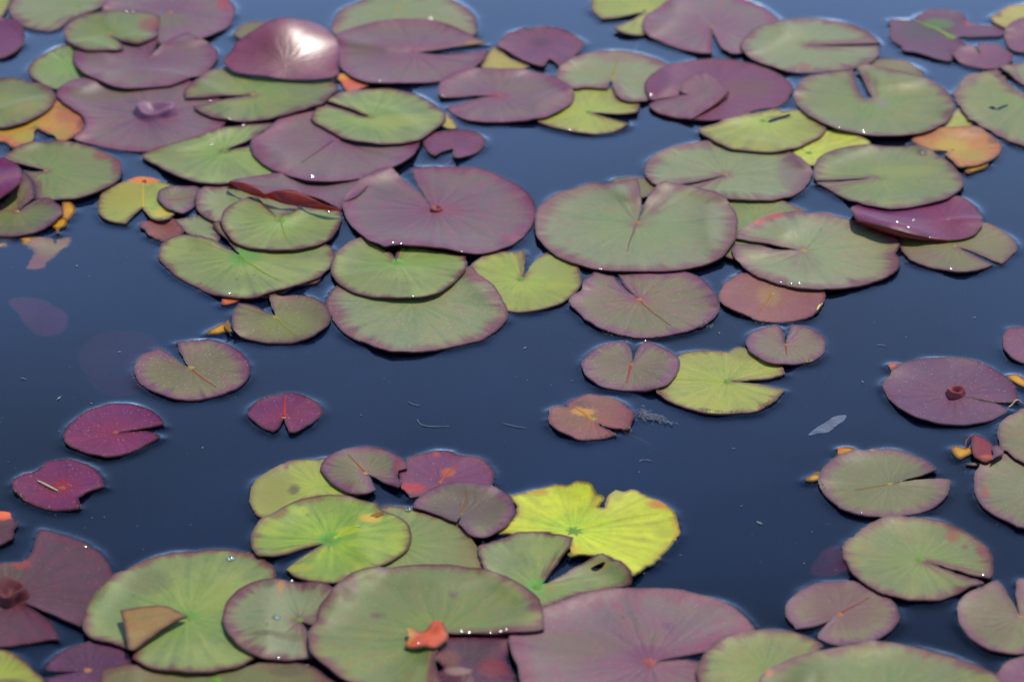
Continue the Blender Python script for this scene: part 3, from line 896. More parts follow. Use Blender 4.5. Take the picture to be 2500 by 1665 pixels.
leaf(2.5, 'O', (515, 346), "517,347* 565,326 600,305 634,282* 560,287 480,303 400,328 328,355 360,380 410,405 470,421 540,424 600,415 640,400 650,370 620,345 590,334* 550,340", 'lightg', "grey green pad with a long pointed lobe running under the wide mauve pad", hub='g', hubr=1.4, wav=.8, lifts=[(470, 421, 4, 20), (400, 400, 3, 15)])
leaf(2.6, '10', (395, 60), "400,58* 250,20 100,-20 10,-55* 100,-110 250,-160 400,-185 600,-190 800,-150 930,-90 1030,-30 1065,40 1040,120 980,180 850,240 700,290 550,310 400,315 310,300* 300,200 270,130 200,55* 300,66", 'green', "green pad with a reddish curled tip, beside a dark violet leaf", hub='y', hubr=.7, lifts=[(850, 235, 4, 18), (1050, 60, 3, 14)], tint=[(900, -70, 120, 50, (140, 66, 60), .8), (1020, 30, 60, 90, (130, 50, 60), .7)])
leaf(3, '10', (0, 140), "0,-30 80,-20 160,20 190,80 180,150 100,240 0,330 -150,350 -250,200 -180,30", 'magenta', "dark violet leaf raised above the water at the picture edge", hub=None, lifts=[(150, 130, 13, 22), (0, 300, 8, 20)])
leaf(2.8, '10', (148, 412), "152,408* 220,350 300,292* 303,220 262,130 205,70 150,130 80,250 0,350 -100,400 -200,450 -200,550 -100,610 0,630 150,625 300,595 420,545 510,470 550,410 520,360 440,320 330,302* 250,352", 'olivp', "small green pad with a yellow centre and one narrow upright lobe", hub='y', hubr=1.2)
leaf(.9, '10', (600, 400), "540,340 620,335 655,400 640,440 580,490 540,470", 'tan', "pale translucent tan scrap beside the pad with the upright lobe", **G_SCRAP)
leaf(1.2, '10', (520, 520), "450,540 540,470 580,490 560,540 520,560 515,600 490,600 480,560", 'amber', "amber yellow scrap with a wet white shine", rough=.2, **G_SCRAP)
leaf(.2, '10', (420, 740), "190,640 350,640 500,620 610,600 615,660 560,750 480,820 410,850 380,885 240,880 250,830 280,760 200,720", 'tan', "ragged ochre leaf sunk just under the water", name='sunken_leaf', cat='sunken leaf', group='leaves sunk under the water', hub=None, sunk=.0032, crenate=.4, tint=[(300, 800, 120, 80, (200, 120, 40), .7), (450, 680, 160, 60, (190, 170, 60), .7)])
leaf(.2, '10', (30, 690), "-60,650 60,640 130,655 80,700 20,750 -60,760", 'tan', "small ochre rag sunk beside the ragged ochre leaf", name='sunken_leaf', cat='sunken leaf', group='leaves sunk under the water', hub=None, sunk=.003, crenate=.3)
leaf(.2, '10', (330, 1310), "70,1230 150,1160 280,1140 400,1155 500,1230 580,1320 595,1400 560,1470 480,1490 350,1480 280,1440 200,1370 120,1290", 'sunk', "violet pad sunk under open water, clearly seen", name='sunken_leaf', cat='sunken leaf', group='leaves sunk under the water', hub=None, sunk=.017, tint=[(150, 1310, 90, 50, (130, 70, 50), .8)])
leaf(.1, 'O', (270, 825), "180,830 195,790 230,760 290,750 350,765 375,810 370,860 330,895 270,905 215,885", 'sunk', "faint violet pad sunk deep behind the notched pink green pad", name='sunken_leaf', cat='sunken leaf', group='leaves sunk under the water', hub=None, sunk=.042)
leaf(.1, '33', (700, 540), "480,560 600,450 780,400 900,500 950,600 850,680 600,660", 'sunk', "faint violet leaf sunk beside the green pad with a rusty stain", name='sunken_leaf', cat='sunken leaf', group='leaves sunk under the water', hub=None, sunk=.022)
leaf(1, '10', (1240, 372), "1238,385* 1180,430 1130,480 1095,520* 1000,510 900,470 850,400 850,330 900,250 1000,190 1100,140 1220,112 1330,125 1420,155 1510,185* 1470,220 1420,300 1450,370 1500,410 1520,440 1470,480 1380,495 1310,470 1270,420", 'yellowg', "mustard yellow leaf with an orange far edge and two rounded lobes", hub='y', hubr=1.1, tint=[(1260, 145, 170, 55, (226, 130, 30), 1), (1100, 300, 200, 160, (170, 160, 60), .7), (1420, 440, 110, 70, (200, 180, 40), .9)], midrib=([(1240, 380), (1240, 260), (1250, 150)], (200, 180, 50), 1.6), holes=["1235,150 1262,145 1275,160 1250,172"])
leaf(1.1, '10', (1480, 315), "1370,260 1420,210 1520,190 1680,190 1750,230 1720,330 1640,410 1560,425 1460,390 1390,330", 'purpg', "small violet green pad with a pink midrib, next to the mustard leaf", hub=None, midrib=([(1690, 270), (1580, 300), (1460, 318)], (170, 110, 100), 1.3), lifts=[(1450, 390, 3, 12)])
leaf(2, '10', (1950, 330), "1700,270 1740,215 1850,190 2000,190 2300,230 2550,330 2600,400 2450,500 2200,540 1920,520 1800,470 1710,390", 'greyg', "grey green pad with a violet rim, half under the pad shaded by the red curl", hub=None, lifts=[(1760, 440, 3, 12)])
leaf(.9, '10', (1400, 580), "1210,520 1300,495 1420,490 1520,480 1560,530 1600,570 1560,640 1450,680 1380,660 1290,600 1230,550", 'pink', "torn pinkish red pad end beside the big pad with a lime centre", hub=None, crenate=.4, tint=[(1400, 510, 200, 30, (150, 50, 60), .8)])
leaf(.8, '10', (1700, 560), "1515,490 1600,470 1720,445 1850,450 1900,560 1900,680 1750,660 1600,580 1550,530", 'greyg', "dull grey pad wedged low between the pink torn end and its neighbours", hub=None)
leaf(2.1, 'O', (556, 590), "558,592* 525,555 505,535 489,514* 505,508 560,540 650,560 740,560 765,572 768,600 740,632 700,650 650,665 600,680 550,685 500,678 455,662 410,637 380,612 365,590 372,560 400,543 440,540 488,549* 528,574", 'lightg', "big blue green pad with a lime centre and a hairline notch", hub='g', hubr=1.5, crenate=.12, dust=.6, midrib=([(560, 595), (600, 622), (640, 650)], (140, 168, 90), 1.6), tint=[(560, 592, 40, 22, (104, 160, 72), .9)])
leaf(1.3, '11', (330, 1090), "240,1050 350,1015 520,1005 640,960 620,1030 430,1060 300,1130 130,1150", 'brownt', "brown pink leaf edge showing under the big blue green pad", **G_SCRAP)
leaf(3, '11', (305, 492), "295,482* 380,430 490,372* 620,390 740,405 812,405 830,470 805,560 720,660 600,715 420,745 200,748 0,725 -120,660 -200,560 -215,480 -180,390 -90,330 20,290 110,290* 200,390", 'lightg', "green pad with a glowing lime centre, shaded by the red curl above it", hub='g', hubr=1.6, rim=1.3, tint=[(315, 500, 60, 40, (120, 190, 50), .9)], midrib=([(310, 510), (340, 600), (390, 690)], (140, 170, 84), 1.3), lifts=[(100, 745, 3, 18), (600, 712, 3, 16)])
leaf(2.7, '11', (500, 240), "-150,160 0,120 250,80 400,100 550,120 900,120 1100,110 1000,260 850,340 830,390 700,330 560,280 400,230 250,240 170,262 60,220 -60,190", 'mauve', "mauve pad with its near edge curled up, red underneath", hub=None, lifts=[(600, 310, 4, 16), (330, 235, 6, 16), (0, 190, 5, 16)], bears=False,
     parts=[('curled_edge', ("-140,148^13 0,168^14 120,222^14 172,262^12", "-145,158^9 -60,222^8 60,272^7 172,288^7"), M_RED, "red underside curled towards the viewer", 'wall'),
            ('curled_edge', ("168,264^13 240,238^16 330,230^17 430,242^16 520,274^15 620,322^14 730,370^13 832,394^11", "180,290^7 240,312^7 320,342^7 420,362^7 520,378^7 620,388^7 730,398^8 835,404^9"), M_RED, "long red underside curled up like a lip", 'wall')])
leaf(4, '11', (1655, 395), "1618,392* 1560,285 1490,180 1440,40* 1600,25 1850,25 2050,40 2200,100 2352,170 2450,250 2510,330 2525,420 2500,520 2440,610 2352,680 2200,750 2050,780 1900,770 1700,730 1500,710 1300,705 1210,720* 1150,690 1050,650 950,570 880,480 840,380 850,280 920,190 1080,110 1230,70 1290,85* 1400,160 1510,240 1588,340", 'mauve', "largest mauve pad in the middle, with a red bead at its centre", hub='r', hubr=1.0, lifts=[(1500, 712, 6, 26), (1850, 765, 5, 24), (1250, 712, 5, 20), (2300, 640, 2.5, 6), (1960, 660, 2, 5)], rim=1.4, tint=[(1750, 400, 200, 70, (140, 70, 96), .6), (1500, 250, 300, 110, (132, 108, 106), .4), (1270, 655, 120, 14, (150, 60, 60), .7), (2300, 640, 110, 40, (150, 70, 100), .6)], parts=[('raised_centre', ((1655, 398), (46, 24), 2.2), M_CUP, "red bead where the stalk meets the blade", 'funnel')])
leaf(3, '11', (1325, 862), "1310,850* 1305,790 1330,722* 1500,720 1700,760 1915,800* 1925,880 1870,970 1750,1080 1600,1145 1400,1165 1150,1160 970,1130 850,1070 760,980 735,900 770,800 850,710 950,655 1030,645 1120,690 1215,738* 1275,790", 'lightg', "bright green pad tucked under the largest mauve pad, with a lime star centre", hub='g', hubr=1.6, rim=1.4, dust=.3, tint=[(1325, 862, 60, 40, (112, 190, 50), .9), (1600, 870, 260, 90, (132, 164, 66), .5)], lifts=[(1000, 1135, 4, 20), (1500, 1160, 4, 24), (1800, 1050, 3, 16)])
leaf(2, '11', (1440, 1185), "700,1200 750,1100 810,1050 1000,980 1500,930 1930,890 2030,960 2150,1050 2240,1180 2280,1300 2260,1370 2190,1440 2050,1530 1900,1570 1700,1610 1500,1635 1250,1625 1050,1560 900,1500 780,1390 720,1290", 'greyg', "big dusty grey green pad in the middle, its far part under a bright green pad", hub='g', dust=1.0, tint=[(2050, 1000, 140, 70, (146, 84, 104), .7)], crenate=.1)
leaf(1, '12', (258, 1005), "272,982* 290,880 297,780 275,745* 220,760 120,760 0,780 -100,820 -180,880 -180,960 -120,1050 -50,1150 60,1240 150,1285 300,1290 450,1260 600,1215 700,1150 770,1070 785,980 750,890 650,830 560,800 475,772* 390,830 315,925", 'yellowg', "fresh yellow green pad with a vee notch, touching the biggest pale green pad", hub='g', hubr=1.6, tint=[(500, 900, 260, 90, (156, 166, 100), .7)])
leaf(4, '12', (1268, 512), "1272,500* 1305,380 1300,250 1272,125* 1150,140 1000,170 850,165 720,210 580,250 450,330 390,420 375,520 390,610 440,690 520,770 650,840 800,890 1000,925 1250,935 1450,935 1650,920 1850,880 2000,810 2080,720 2130,620 2145,500 2110,400 2030,300 1900,230 1750,190 1600,170 1510,145* 1410,220 1340,340", 'greyg', "biggest pale green pad in the middle, its notch pointing away from the viewer", hub='o', hubr=.9, rim=1.5, wav=1.4, midrib=([(1262, 520), (1215, 640), (1180, 760)], (136, 120, 116), 1.8), tint=[(1250, 540, 100, 36, (140, 118, 122), .6), (1300, 560, 560, 210, (132, 154, 108), .5)], lifts=[(1250, 935, 4, 26), (1700, 910, 3, 20), (640, 835, 3, 20)])
leaf(.9, '12', (1330, 190), "1050,140 1150,115 1300,112 1385,140 1425,200 1390,270 1250,300 1100,230", 'olive', "small olive pad end showing in the notch of the biggest pale green pad", hub=None)
leaf(2, 'O', (1668, 402), "1665,404* 1610,416 1545,427* 1510,425 1485,405 1482,385 1500,358 1560,333 1640,321 1720,325 1800,343 1850,370 1868,400 1845,435 1800,455 1740,460 1680,458 1620,450 1562,430* 1612,420", 'greyg', "broad grey green pad with one violet side, behind the biggest pale green pad", hub='y', hubr=.7, tint=[(1830, 400, 50, 60, (134, 104, 122), .6)])
leaf(4, '13', (1120, 118), "1090,122* 900,130 700,145 540,142* 520,60 540,-20 620,-90 800,-150 1050,-165 1300,-150 1450,-140 1600,-80 1700,-20 1780,60 1825,130 1810,210 1700,290 1500,350 1300,385 1150,385 950,350 800,300 680,240 600,190 545,162* 750,152 930,138", 'green', "green pad with yellowish streaks and a dark side slit, over the violet rolled leaf", hub='g', hubr=1.2, rim=1.3, tint=[(1350, 60, 350, 60, (146, 150, 76), .7), (1470, -90, 60, 40, (80, 56, 30), .9)], lifts=[(1500, 345, 3, 20)])
leaf(1, 'O', (1740, 500), "1655,452 1720,448 1780,455 1830,475 1850,490 1800,540 1720,585 1675,592 1640,560 1630,500", 'green', "olive green pad behind the pad with the red tattered edge", hub=None)
leaf(2.4, '13', (440, 757), "380,752* 250,722 100,690 -60,668 -150,650* -140,590 -60,530 30,490 130,450 250,425 400,405 470,425 600,425 720,450 850,480 900,490 1000,540 1150,600 1240,640 1275,700 1240,770 1280,830 1260,900 1170,980 1000,1040 800,1080 600,1090 400,1080 200,1040 0,960 -100,890 -170,800 -190,740 -165,695* 0,712 200,745", 'greyg', "grey green pad with a red tattered far edge and a brown slit", hub='y', hubr=.9, crenate=.15, wav=1.2, tint=[(130, 455, 160, 45, (190, 50, 60), 1), (20, 510, 90, 50, (200, 70, 80), .9), (420, 415, 120, 26, (180, 50, 64), .9), (700, 440, 120, 22, (180, 60, 70), .8), (440, 850, 200, 120, (136, 116, 118), .4)], rim=1.5)
leaf(3, '13', (1690, 485), "850,380 1000,340 1250,325 1550,300 1770,280 1880,325 1960,410 1995,500 1960,580 1870,640 1720,665 1560,655 1350,600 1150,540 1000,505 900,475 855,430", 'magenta', "glossy violet leaf with its near side rolled up, red underneath", hub='w', hubr=.6, wav=.8, rough=.40, lifts=[(900, 440, 11, 16), (1150, 530, 12, 17), (1400, 600, 8, 16)],
     parts=[('rolled_edge', ("890,492^10 1000,520^12 1150,548^12.5 1300,578^11 1450,620^8.5 1600,652^6 1720,664^3.6", "910,505^7 1010,552^6 1150,600^5.5 1300,640^5 1450,660^5 1600,668^3.5 1720,670^2.6"), M_RED, "red underside of the rolled edge", 'wall')])
leaf(1, '13', (1748, 715), "1265,690 1300,620 1700,520 2000,508 2130,560 2230,620 2290,700 2270,770 2190,850 2150,868* 1950,785 1790,730* 1950,815 2085,874* 2000,910 1830,938 1650,922 1450,870 1330,805", 'olive', "brown green pad with a long slit, half under the violet rolled leaf", hub='y', hubr=.8, crenate=.15, tint=[(1500, 800, 200, 80, (134, 110, 104), .6)])
leaf(1, '13', (165, 1130), "-305,1140 -250,1040 -160,970 -80,945 100,960 400,1050 600,1090* 625,1140 600,1220 530,1300 430,1350 250,1380 50,1365 -80,1310 -200,1260 -280,1210", 'pink', "dull pink pad under the pad with the red tattered edge", hub='y', hubr=1.0, crenate=.25, dust=.5, tint=[(130, 1150, 120, 100, (160, 120, 66), .7), (480, 1190, 120, 60, (140, 80, 92), .6)], midrib=([(155, 1135), (100, 1230), (30, 1300)], (170, 120, 70), 1.2))
leaf(2, '12', (1285, 1180), "1275,1172* 1180,1085 1098,965* 1250,955 1450,950 1650,935 1780,970 1880,1040 1950,1120 1980,1210 1975,1290 1900,1370 1750,1440 1550,1490 1350,1515 1180,1500 1000,1450 850,1370 740,1280 675,1185 780,1100 800,1010 860,970 900,928* 980,960 1062,977* 1150,1075", 'purpg', "dusty pad, green in the middle and violet outside, with an orange centre and midrib", hub='o', hubr=1.1, dust=.9, crenate=.12, midrib=([(1290, 1190), (1400, 1290), (1560, 1410)], (150, 104, 84), 1.2), tint=[(1280, 1180, 140, 60, (146, 92, 104), .6), (1250, 1350, 300, 80, (128, 132, 108), .5)])
# open water in the middle
leaf(1, '20', (1662, 348), "1632,345* 1610,290 1560,190 1530,125* 1650,110 1800,108 1950,130 2080,200 2160,290 2180,370 2150,450 2050,530 1900,590 1700,628 1500,610 1350,560 1230,490 1170,400 1175,320 1230,240 1340,195 1345,172* 1400,182 1480,230 1560,300", 'purpg', "dusty pink and green pad with a gold centre, alone on open water", hub='y', hubr=1.2, dust=1.0, midrib=([(1670, 360), (1770, 440), (1880, 515)], (160, 92, 76), 1.3), tint=[(1640, 380, 380, 170, (128, 124, 94), .6)], crenate=.12)
leaf(1, '20', (1005, 912), "1035,912* 1150,895 1250,875 1430,835* 1390,770 1300,710 1180,675 1050,660 950,660 800,710 670,780 580,870 555,960 600,1020 700,1070 800,1100 920,1120 1050,1105 1200,1060 1310,1000 1395,940* 1290,903 1150,902", 'magenta', "deep magenta pad with a coral centre and a wedge notch, alone on open water", hub='r', hubr=1.4, dust=.8, crenate=.1)
leaf(1, '20', (540, 1395), "105,1360 130,1310 230,1265 300,1252* 350,1210 430,1160 550,1145 680,1160 800,1210 880,1290 915,1380* 800,1415 720,1450 680,1475* 700,1540 690,1565* 640,1580 500,1590 400,1580 290,1540 200,1490 130,1420", 'magenta', "deep magenta pad with torn edges and a whitish straw on it", hub='r', hubr=1.5, dust=.9, crenate=.4, tint=[(540, 1380, 90, 50, (150, 20, 40), .9)], wav=1.4)
leaf(1, '21', (330, 782), "330,792* 310,830 280,880 235,902* 150,870 60,800 15,740 50,680 130,620 250,590 340,565 450,570 550,605 640,670 670,730 620,800 520,860 430,905 380,905* 348,850", 'magenta', "smallest magenta pad with a red midrib and its notch facing the viewer", hub='o', hubr=1.1, dust=.8, midrib=([(332, 770), (335, 680), (352, 600)], (170, 40, 60), 2.0), stem=((370, 1010), .022, 'p', 1.6))
leaf(1, '21', (650, 1380), "40,1420 80,1340 180,1260 300,1190 430,1150 600,1145 750,1140 900,1250 980,1400 1000,1450 800,1470 600,1480 400,1560 250,1680 120,1650 50,1560", 'yellowg', "olive yellow pad with brown specks, under a purple notched pad", hub=None, tint=[(350, 1215, 40, 40, (110, 50, 30), .9), (420, 1410, 60, 50, (96, 76, 50), .8), (200, 1400, 240, 200, (150, 148, 88), .6)], crenate=.15)
leaf(2, '21', (1040, 1268), "1065,1280* 1100,1330 1130,1410* 1050,1440 950,1445 830,1410 720,1330 660,1230 670,1160 760,1090 900,1050 1050,1035 1200,1050 1320,1110 1395,1170 1405,1225* 1330,1242* 1330,1300 1355,1350 1330,1390* 1200,1345 1100,1295", 'purpg', "nibbled purple green pad with an orange midrib, over the olive yellow pad", hub='y', hubr=1.2, midrib=([(1035, 1260), (960, 1170), (890, 1100)], (176, 90, 80), 1.4), tint=[(1320, 1230, 60, 80, (130, 40, 60), .8)], dust=.4)
leaf(1.2, '21', (1690, 1345), "1340,1250 1400,1150 1500,1100 1620,1075 1750,1070 1830,1100 1900,1115 2000,1115 2090,1160 2140,1230 2160,1330 2100,1400 1800,1420 1560,1460 1430,1480* 1400,1430 1350,1380 1335,1320", 'purple', "purple pad with orange scratches, touching the nibbled pad", hub='o', hubr=.8, crenate=.3, tint=[(1450, 1405, 130, 50, (180, 40, 56), .9), (1760, 1260, 80, 40, (190, 100, 60), .8), (1660, 1105, 40, 30, (190, 80, 60), .8)], midrib=([(1690, 1345), (1760, 1260), (1850, 1190)], (180, 90, 66), 1.4), dust=.5)
leaf(2.2, '21', (1878, 1622), "1455,1560 1520,1460 1650,1385 1850,1340 2000,1350 2170,1390 2290,1455 2340,1540 2335,1620 2270,1720 2170,1790 2050,1830 1960,1805 1850,1702* 1872,1650 1835,1692* 1700,1640 1560,1590", 'purpg', "slate purple oval pad with a pin hole, lying against the lime yellow leaf", hub='g', hubr=.8, tint=[(1900, 1580, 400, 200, (108, 92, 98), .7)], midrib=([(1880, 1615), (1905, 1520), (1930, 1430)], (140, 112, 84), 1.2))
leaf(2, '23', (280, 152), "280,140* 262,60 237,-10* 195,-28* 100,-10 0,30 -50,80 -70,140 -40,200 30,250 120,295 220,315 330,320 420,310 520,285 590,240 625,170 620,95 560,40 480,0 400,-22 335,-27* 308,30 292,100", 'purpg', "small violet green pad with a vee notch, on the yellow green pad's tip", hub='o', hubr=1.1, dust=.7, midrib=([(280, 160), (287, 240)], (150, 92, 96), 1.2), tint=[(480, 300, 70, 24, (150, 120, 40), .8)])
leaf(2, '22', (1215, 322), "1222,305* 1222,240 1205,160 1165,118* 1050,130 930,165 850,220 790,290 800,380 860,450 960,510 1100,540 1250,550 1400,535 1520,495 1600,420 1640,340 1620,260 1550,200 1450,150 1350,120 1300,140* 1255,210 1238,270", 'purpg', "dusty lilac grey pad, an orange tee at its centre, beside a yellow green pad", hub='o', hubr=1.1, dust=1.0, midrib=([(1215, 330), (1195, 400), (1180, 480)], (160, 84, 92), 1.6), tint=[(1200, 330, 300, 130, (128, 116, 102), .5)])
leaf(1, '22', (2050, 468), "2085,468* 2281,456 2450,440 2556,397* 2530,340 2480,310 2352,260 2300,230 2220,185 2150,165 2070,200* 2060,212 1900,195 1750,205 1620,245 1560,340 1520,440 1430,540 1470,590 1550,640 1700,700 1850,740 2000,750 2150,740 2281,735 2400,680 2480,620 2556,540* 2430,508 2281,486", 'yellowg', "dusty yellow green pad with a wide dark notch and a tattered side", hub='g', hubr=1.6, dust=.9, crenate=.15, midrib=([(2030, 465), (1850, 450), (1600, 455)], (168, 196, 84), 2.0), tint=[(2200, 240, 150, 60, (140, 140, 76), .7), (1850, 720, 60, 20, (120, 70, 40), .8), (1480, 600, 60, 30, (130, 60, 60), .7)])
leaf(1, '22', (882, 795), "925,832* 1020,870 1150,885 1200,882* 1220,820 1250,740 1210,710 1150,660 1050,610 950,590 850,575 750,600 680,640 658,687* 570,680 510,710 490,760 510,830 580,890 700,950 800,980 930,970 1020,950 1090,932* 1020,888 950,852", 'pink', "small pinkish brown pad with a lime centre and white fluff at its tip", hub='y', hubr=1.5, crenate=.2, dust=.7, midrib=([(870, 790), (790, 735), (720, 695)], (196, 140, 66), 2.2), tint=[(790, 735, 120, 40, (206, 150, 60), .9), (800, 670, 110, 40, (112, 70, 66), .7), (700, 800, 180, 100, (136, 104, 84), .6), (1000, 660, 160, 80, (136, 96, 84), .6)], stem=((1900, 1530), .075, 'y', 2.4), wav=1.5)
leaf(1, '23', (1755, 582), "1850,600* 1950,620 2100,648 2240,654 2315,637* 2290,560 2250,470 2150,390 2000,310 1850,265 1650,255 1450,270 1280,310 1210,360 1190,410* 1130,470 1130,540 1180,620 1280,700 1400,770 1550,815 1720,840 1900,840 2050,810 2170,750 2220,717* 2120,662 1950,628", 'darkp', "large dusty dark purple pad with a red cup at its centre", hub=None, dust=.9, parts=[('raised_centre', ((1752, 582), (70, 30), 5), M_CUP, "red cup round the stalk", 'funnel')], tint=[(2050, 748, 44, 14, (90, 30, 26), .9)], rim=1.3)
leaf(1, '23', (2420, 150), "2352,-5 2230,0 2170,60 2165,140 2220,230 2300,290 2352,310 2500,330 2600,200 2550,60 2450,0", 'purple', "small purple half pad at the picture edge over open water", hub=None, dust=.6)
leaf(3, '23', (2450, 980), "2352,700 2280,740 2190,790 2130,870 2120,950 2160,1060 2200,1070 2300,1150 2450,1200 2600,1100 2650,900 2550,740", 'olive', "brownish green half pad shading the pad below it at the picture edge", hub=None, dust=.5, crenate=.15, lifts=[(2280, 1120, 5, 16)])
leaf(2, '23', (2450, 1430), "1920,1290 1970,1210 2080,1130 2180,1070 2230,1090 2352,1150 2500,1250 2700,1350 2700,1600 2550,1720 2352,1742 2200,1680 2050,1600 1980,1540 1930,1440", 'olivp', "green violet half pad with red scratches beside the red leaf bits", hub=None, dust=.6, crenate=.15, tint=[(2020, 1430, 50, 50, (150, 40, 60), .8), (2300, 1400, 300, 200, (128, 128, 106), .6)])
leaf(2, '23', (1180, 1362), "1225,1356* 1350,1315 1480,1280 1595,1232* 1530,1170 1400,1110 1270,1065 1150,1050 1110,1062* 1050,1055 950,1075 880,1075 720,1120 620,1200 565,1290 570,1370 620,1450 700,1530 800,1590 950,1630 1150,1650 1350,1630 1530,1580 1640,1510 1700,1420 1706,1325* 1600,1312 1400,1325", 'olivp', "green pad with a purple rim and a wide notch, yellow scraps along its edge", hub='y', hubr=1.0, dust=.6, tint=[(1150, 1350, 420, 230, (124, 126, 92), .8), (1030, 1078, 30, 18, (220, 120, 90), .9)], crenate=.12, midrib=([(1170, 1365), (1000, 1390), (880, 1410)], (146, 120, 80), 1.3))
leaf(2.1, '33', (1450, 505), "1505,526* 1700,580 1900,638 2055,665* 2090,580 2085,490 2040,410 1950,330 1830,250 1700,190 1550,150 1350,135 1150,150 1000,200 880,290 790,360 775,450 810,540 880,640 980,720 1100,790 1250,830 1450,855 1600,855 1780,810 1900,750 2005,712* 1900,663 1700,602", 'green', "green pad with a rusty stain and a lime centre, a glint in its slit", hub='g', hubr=1.5, crenate=.18, tint=[(1730, 310, 70, 50, (146, 84, 52), .9), (1840, 400, 30, 24, (130, 70, 50), .8), (1980, 440, 60, 60, (130, 44, 54), .7)], rim=1.3)
leaf(2, '33', (755, 982), "715,1002* 600,1060 500,1090 365,1107* 290,1000 280,910 330,830 420,760 550,710 700,695 870,690 1000,750 1150,820 1250,910 1275,1000 1230,1080 1150,1150 1050,1210 850,1245 680,1240 560,1190* 560,1140 640,1062", 'purpg', "pinkish mauve pad with an orange centre, its notch curving towards the viewer", hub='o', hubr=1.3, tint=[(750, 900, 400, 200, (124, 88, 92), .8)], midrib=([(770, 965), (880, 900), (1000, 840)], (150, 76, 88), 1.3))
leaf(1.9, '33', (2320, 1005), "2312,985* 2260,880 2190,760 2122,680* 2000,730 1850,800 1790,870 1775,970 1800,1080 1870,1170 2000,1260 2150,1310 2352,1325 2550,1290 2700,1150 2720,950 2600,780 2450,700 2320,665 2280,702* 2285,830", 'olivp', "brownish mauve pad with its notch pointing away, cut by the picture edge", hub='y', hubr=.9, tint=[(2100, 1000, 280, 220, (124, 106, 92), .7)])
# near bank of pads
leaf(3, '31', (735, 330), "685,362* 500,412 350,455 200,475* 90,460 45,370 60,270 130,150 270,75 420,0 600,-50 800,-60 1000,-20 1130,10 1200,80 1330,130 1420,200 1445,290 1420,390 1300,500 1150,570 950,640 800,705 650,705 480,670 400,630 352,590* 450,508 570,432", 'vivid', "vivid green pad with yellow veins and a dark wedge notch", hub='g', hubr=2.0, rim=1.3, wav=1.2, tint=[(735, 330, 120, 60, (84, 170, 60), .9), (1090, 170, 120, 40, (214, 180, 30), .9), (880, 270, 120, 40, (180, 196, 50), .8), (500, 90, 60, 40, (180, 190, 60), .7), (470, 590, 160, 40, (170, 170, 50), .7)], midrib=([(770, 320), (900, 260), (1000, 215)], (176, 200, 60), 2.4), lifts=[(650, 705, 4, 16)],
     parts=[('torn_tip', "965,225^4 1010,170^4.5 1100,110^5 1190,85^5 1200,105^5 1110,165^4 1020,225^3.5", 'amber', "yellow torn tip of the blade")])
leaf(1.5, '31', (1300, 350), "1190,40 1300,40 1450,50 1650,110 1830,180 1940,290 2020,420 2060,570 1900,700 1500,700 1200,650 1000,400 1000,150", 'lightg', "plain green pad crescent between the vivid green pad and the slate purple oval", hub=None, tint=[(1950, 500, 140, 200, (150, 140, 100), .7), (1410, 65, 50, 26, (110, 100, 40), .8)])
leaf(4, '31', (1680, 1160), "1740,1150* 2000,1143 2250,1143 2450,1130 2598,1105* 2590,950 2540,830 2400,720 2250,640 2050,580 1800,545 1600,545 1400,555 1200,580 1000,640 850,700 720,800 640,920 610,1040 550,1110 545,1200 580,1330 700,1430 850,1540 1000,1620 1200,1690 1500,1750 1700,1740 1700,1600 1650,1400* 1690,1230", 'green', "largest near green pad carrying the orange red scrap", hub=None, rim=1.6, wav=1.4, tint=[(1400, 800, 560, 200, (128, 142, 98), .5), (850, 820, 160, 110, (122, 92, 94), .5), (1150, 990, 80, 30, (110, 84, 88), .6), (1800, 820, 60, 30, (108, 84, 92), .6)], lifts=[(850, 1540, 5, 26), (580, 1330, 4, 20), (2300, 1140, 4, 22)])
leaf(3, '31', (468, 1030), "478,1045* 540,1140 600,1350* 400,1380 250,1375 100,1340 -20,1280 -120,1190 -180,1100 -200,1000 -170,870 -70,770 60,700 200,665 330,680 500,720 700,730 800,800 760,900 700,1000 620,1090*", 'greyg', "grey green pad with a brown water mark, half under the largest near green pad", hub='g', hubr=1.5, tint=[(240, 1190, 260, 28, (104, 92, 44), .8), (420, 1190, 120, 40, (100, 100, 50), .7), (310, 760, 40, 60, (180, 130, 40), .8), (200, 740, 70, 40, (96, 90, 44), .7)], rim=1.4, lifts=[(0, 1290, 4, 18)])
leaf(2.5, '30', (1640, 996), "710,1060 740,950 830,790 950,660 1100,590 1250,510 1450,450 1700,430 1850,410 2000,420 2200,450 2330,520 2400,600 2380,700 2350,800 2320,1000 2300,1250 2230,1350 2100,1430 1900,1470 1700,1485 1450,1470 1250,1420 1150,1360* 1175,1290* 1100,1275 950,1220 800,1190 730,1120", 'lightg', "broad green pad with a brown lobe folded flat on it", hub='g', hubr=1.8, rim=1.4, crenate=.08, tint=[(1660, 990, 90, 36, (96, 170, 70), .9), (1900, 830, 300, 140, (150, 164, 80), .5), (1300, 700, 300, 110, (120, 122, 96), .5), (1000, 900, 260, 150, (118, 138, 96), .6)], lifts=[(1700, 1485, 5, 26), (1300, 1430, 4, 20)], wav=1.3,
     parts=[('folded_lobe', "1045,942*^11 1200,915^10.5 1330,903^10 1450,908^9 1560,955^8 1632,996*^6 1480,1070^7 1330,1170^7.5 1220,1255^8 1160,1292^8.5 1112,1270*^10.5 1090,1120^11", 'brownt', "brown underside of the folded lobe")])
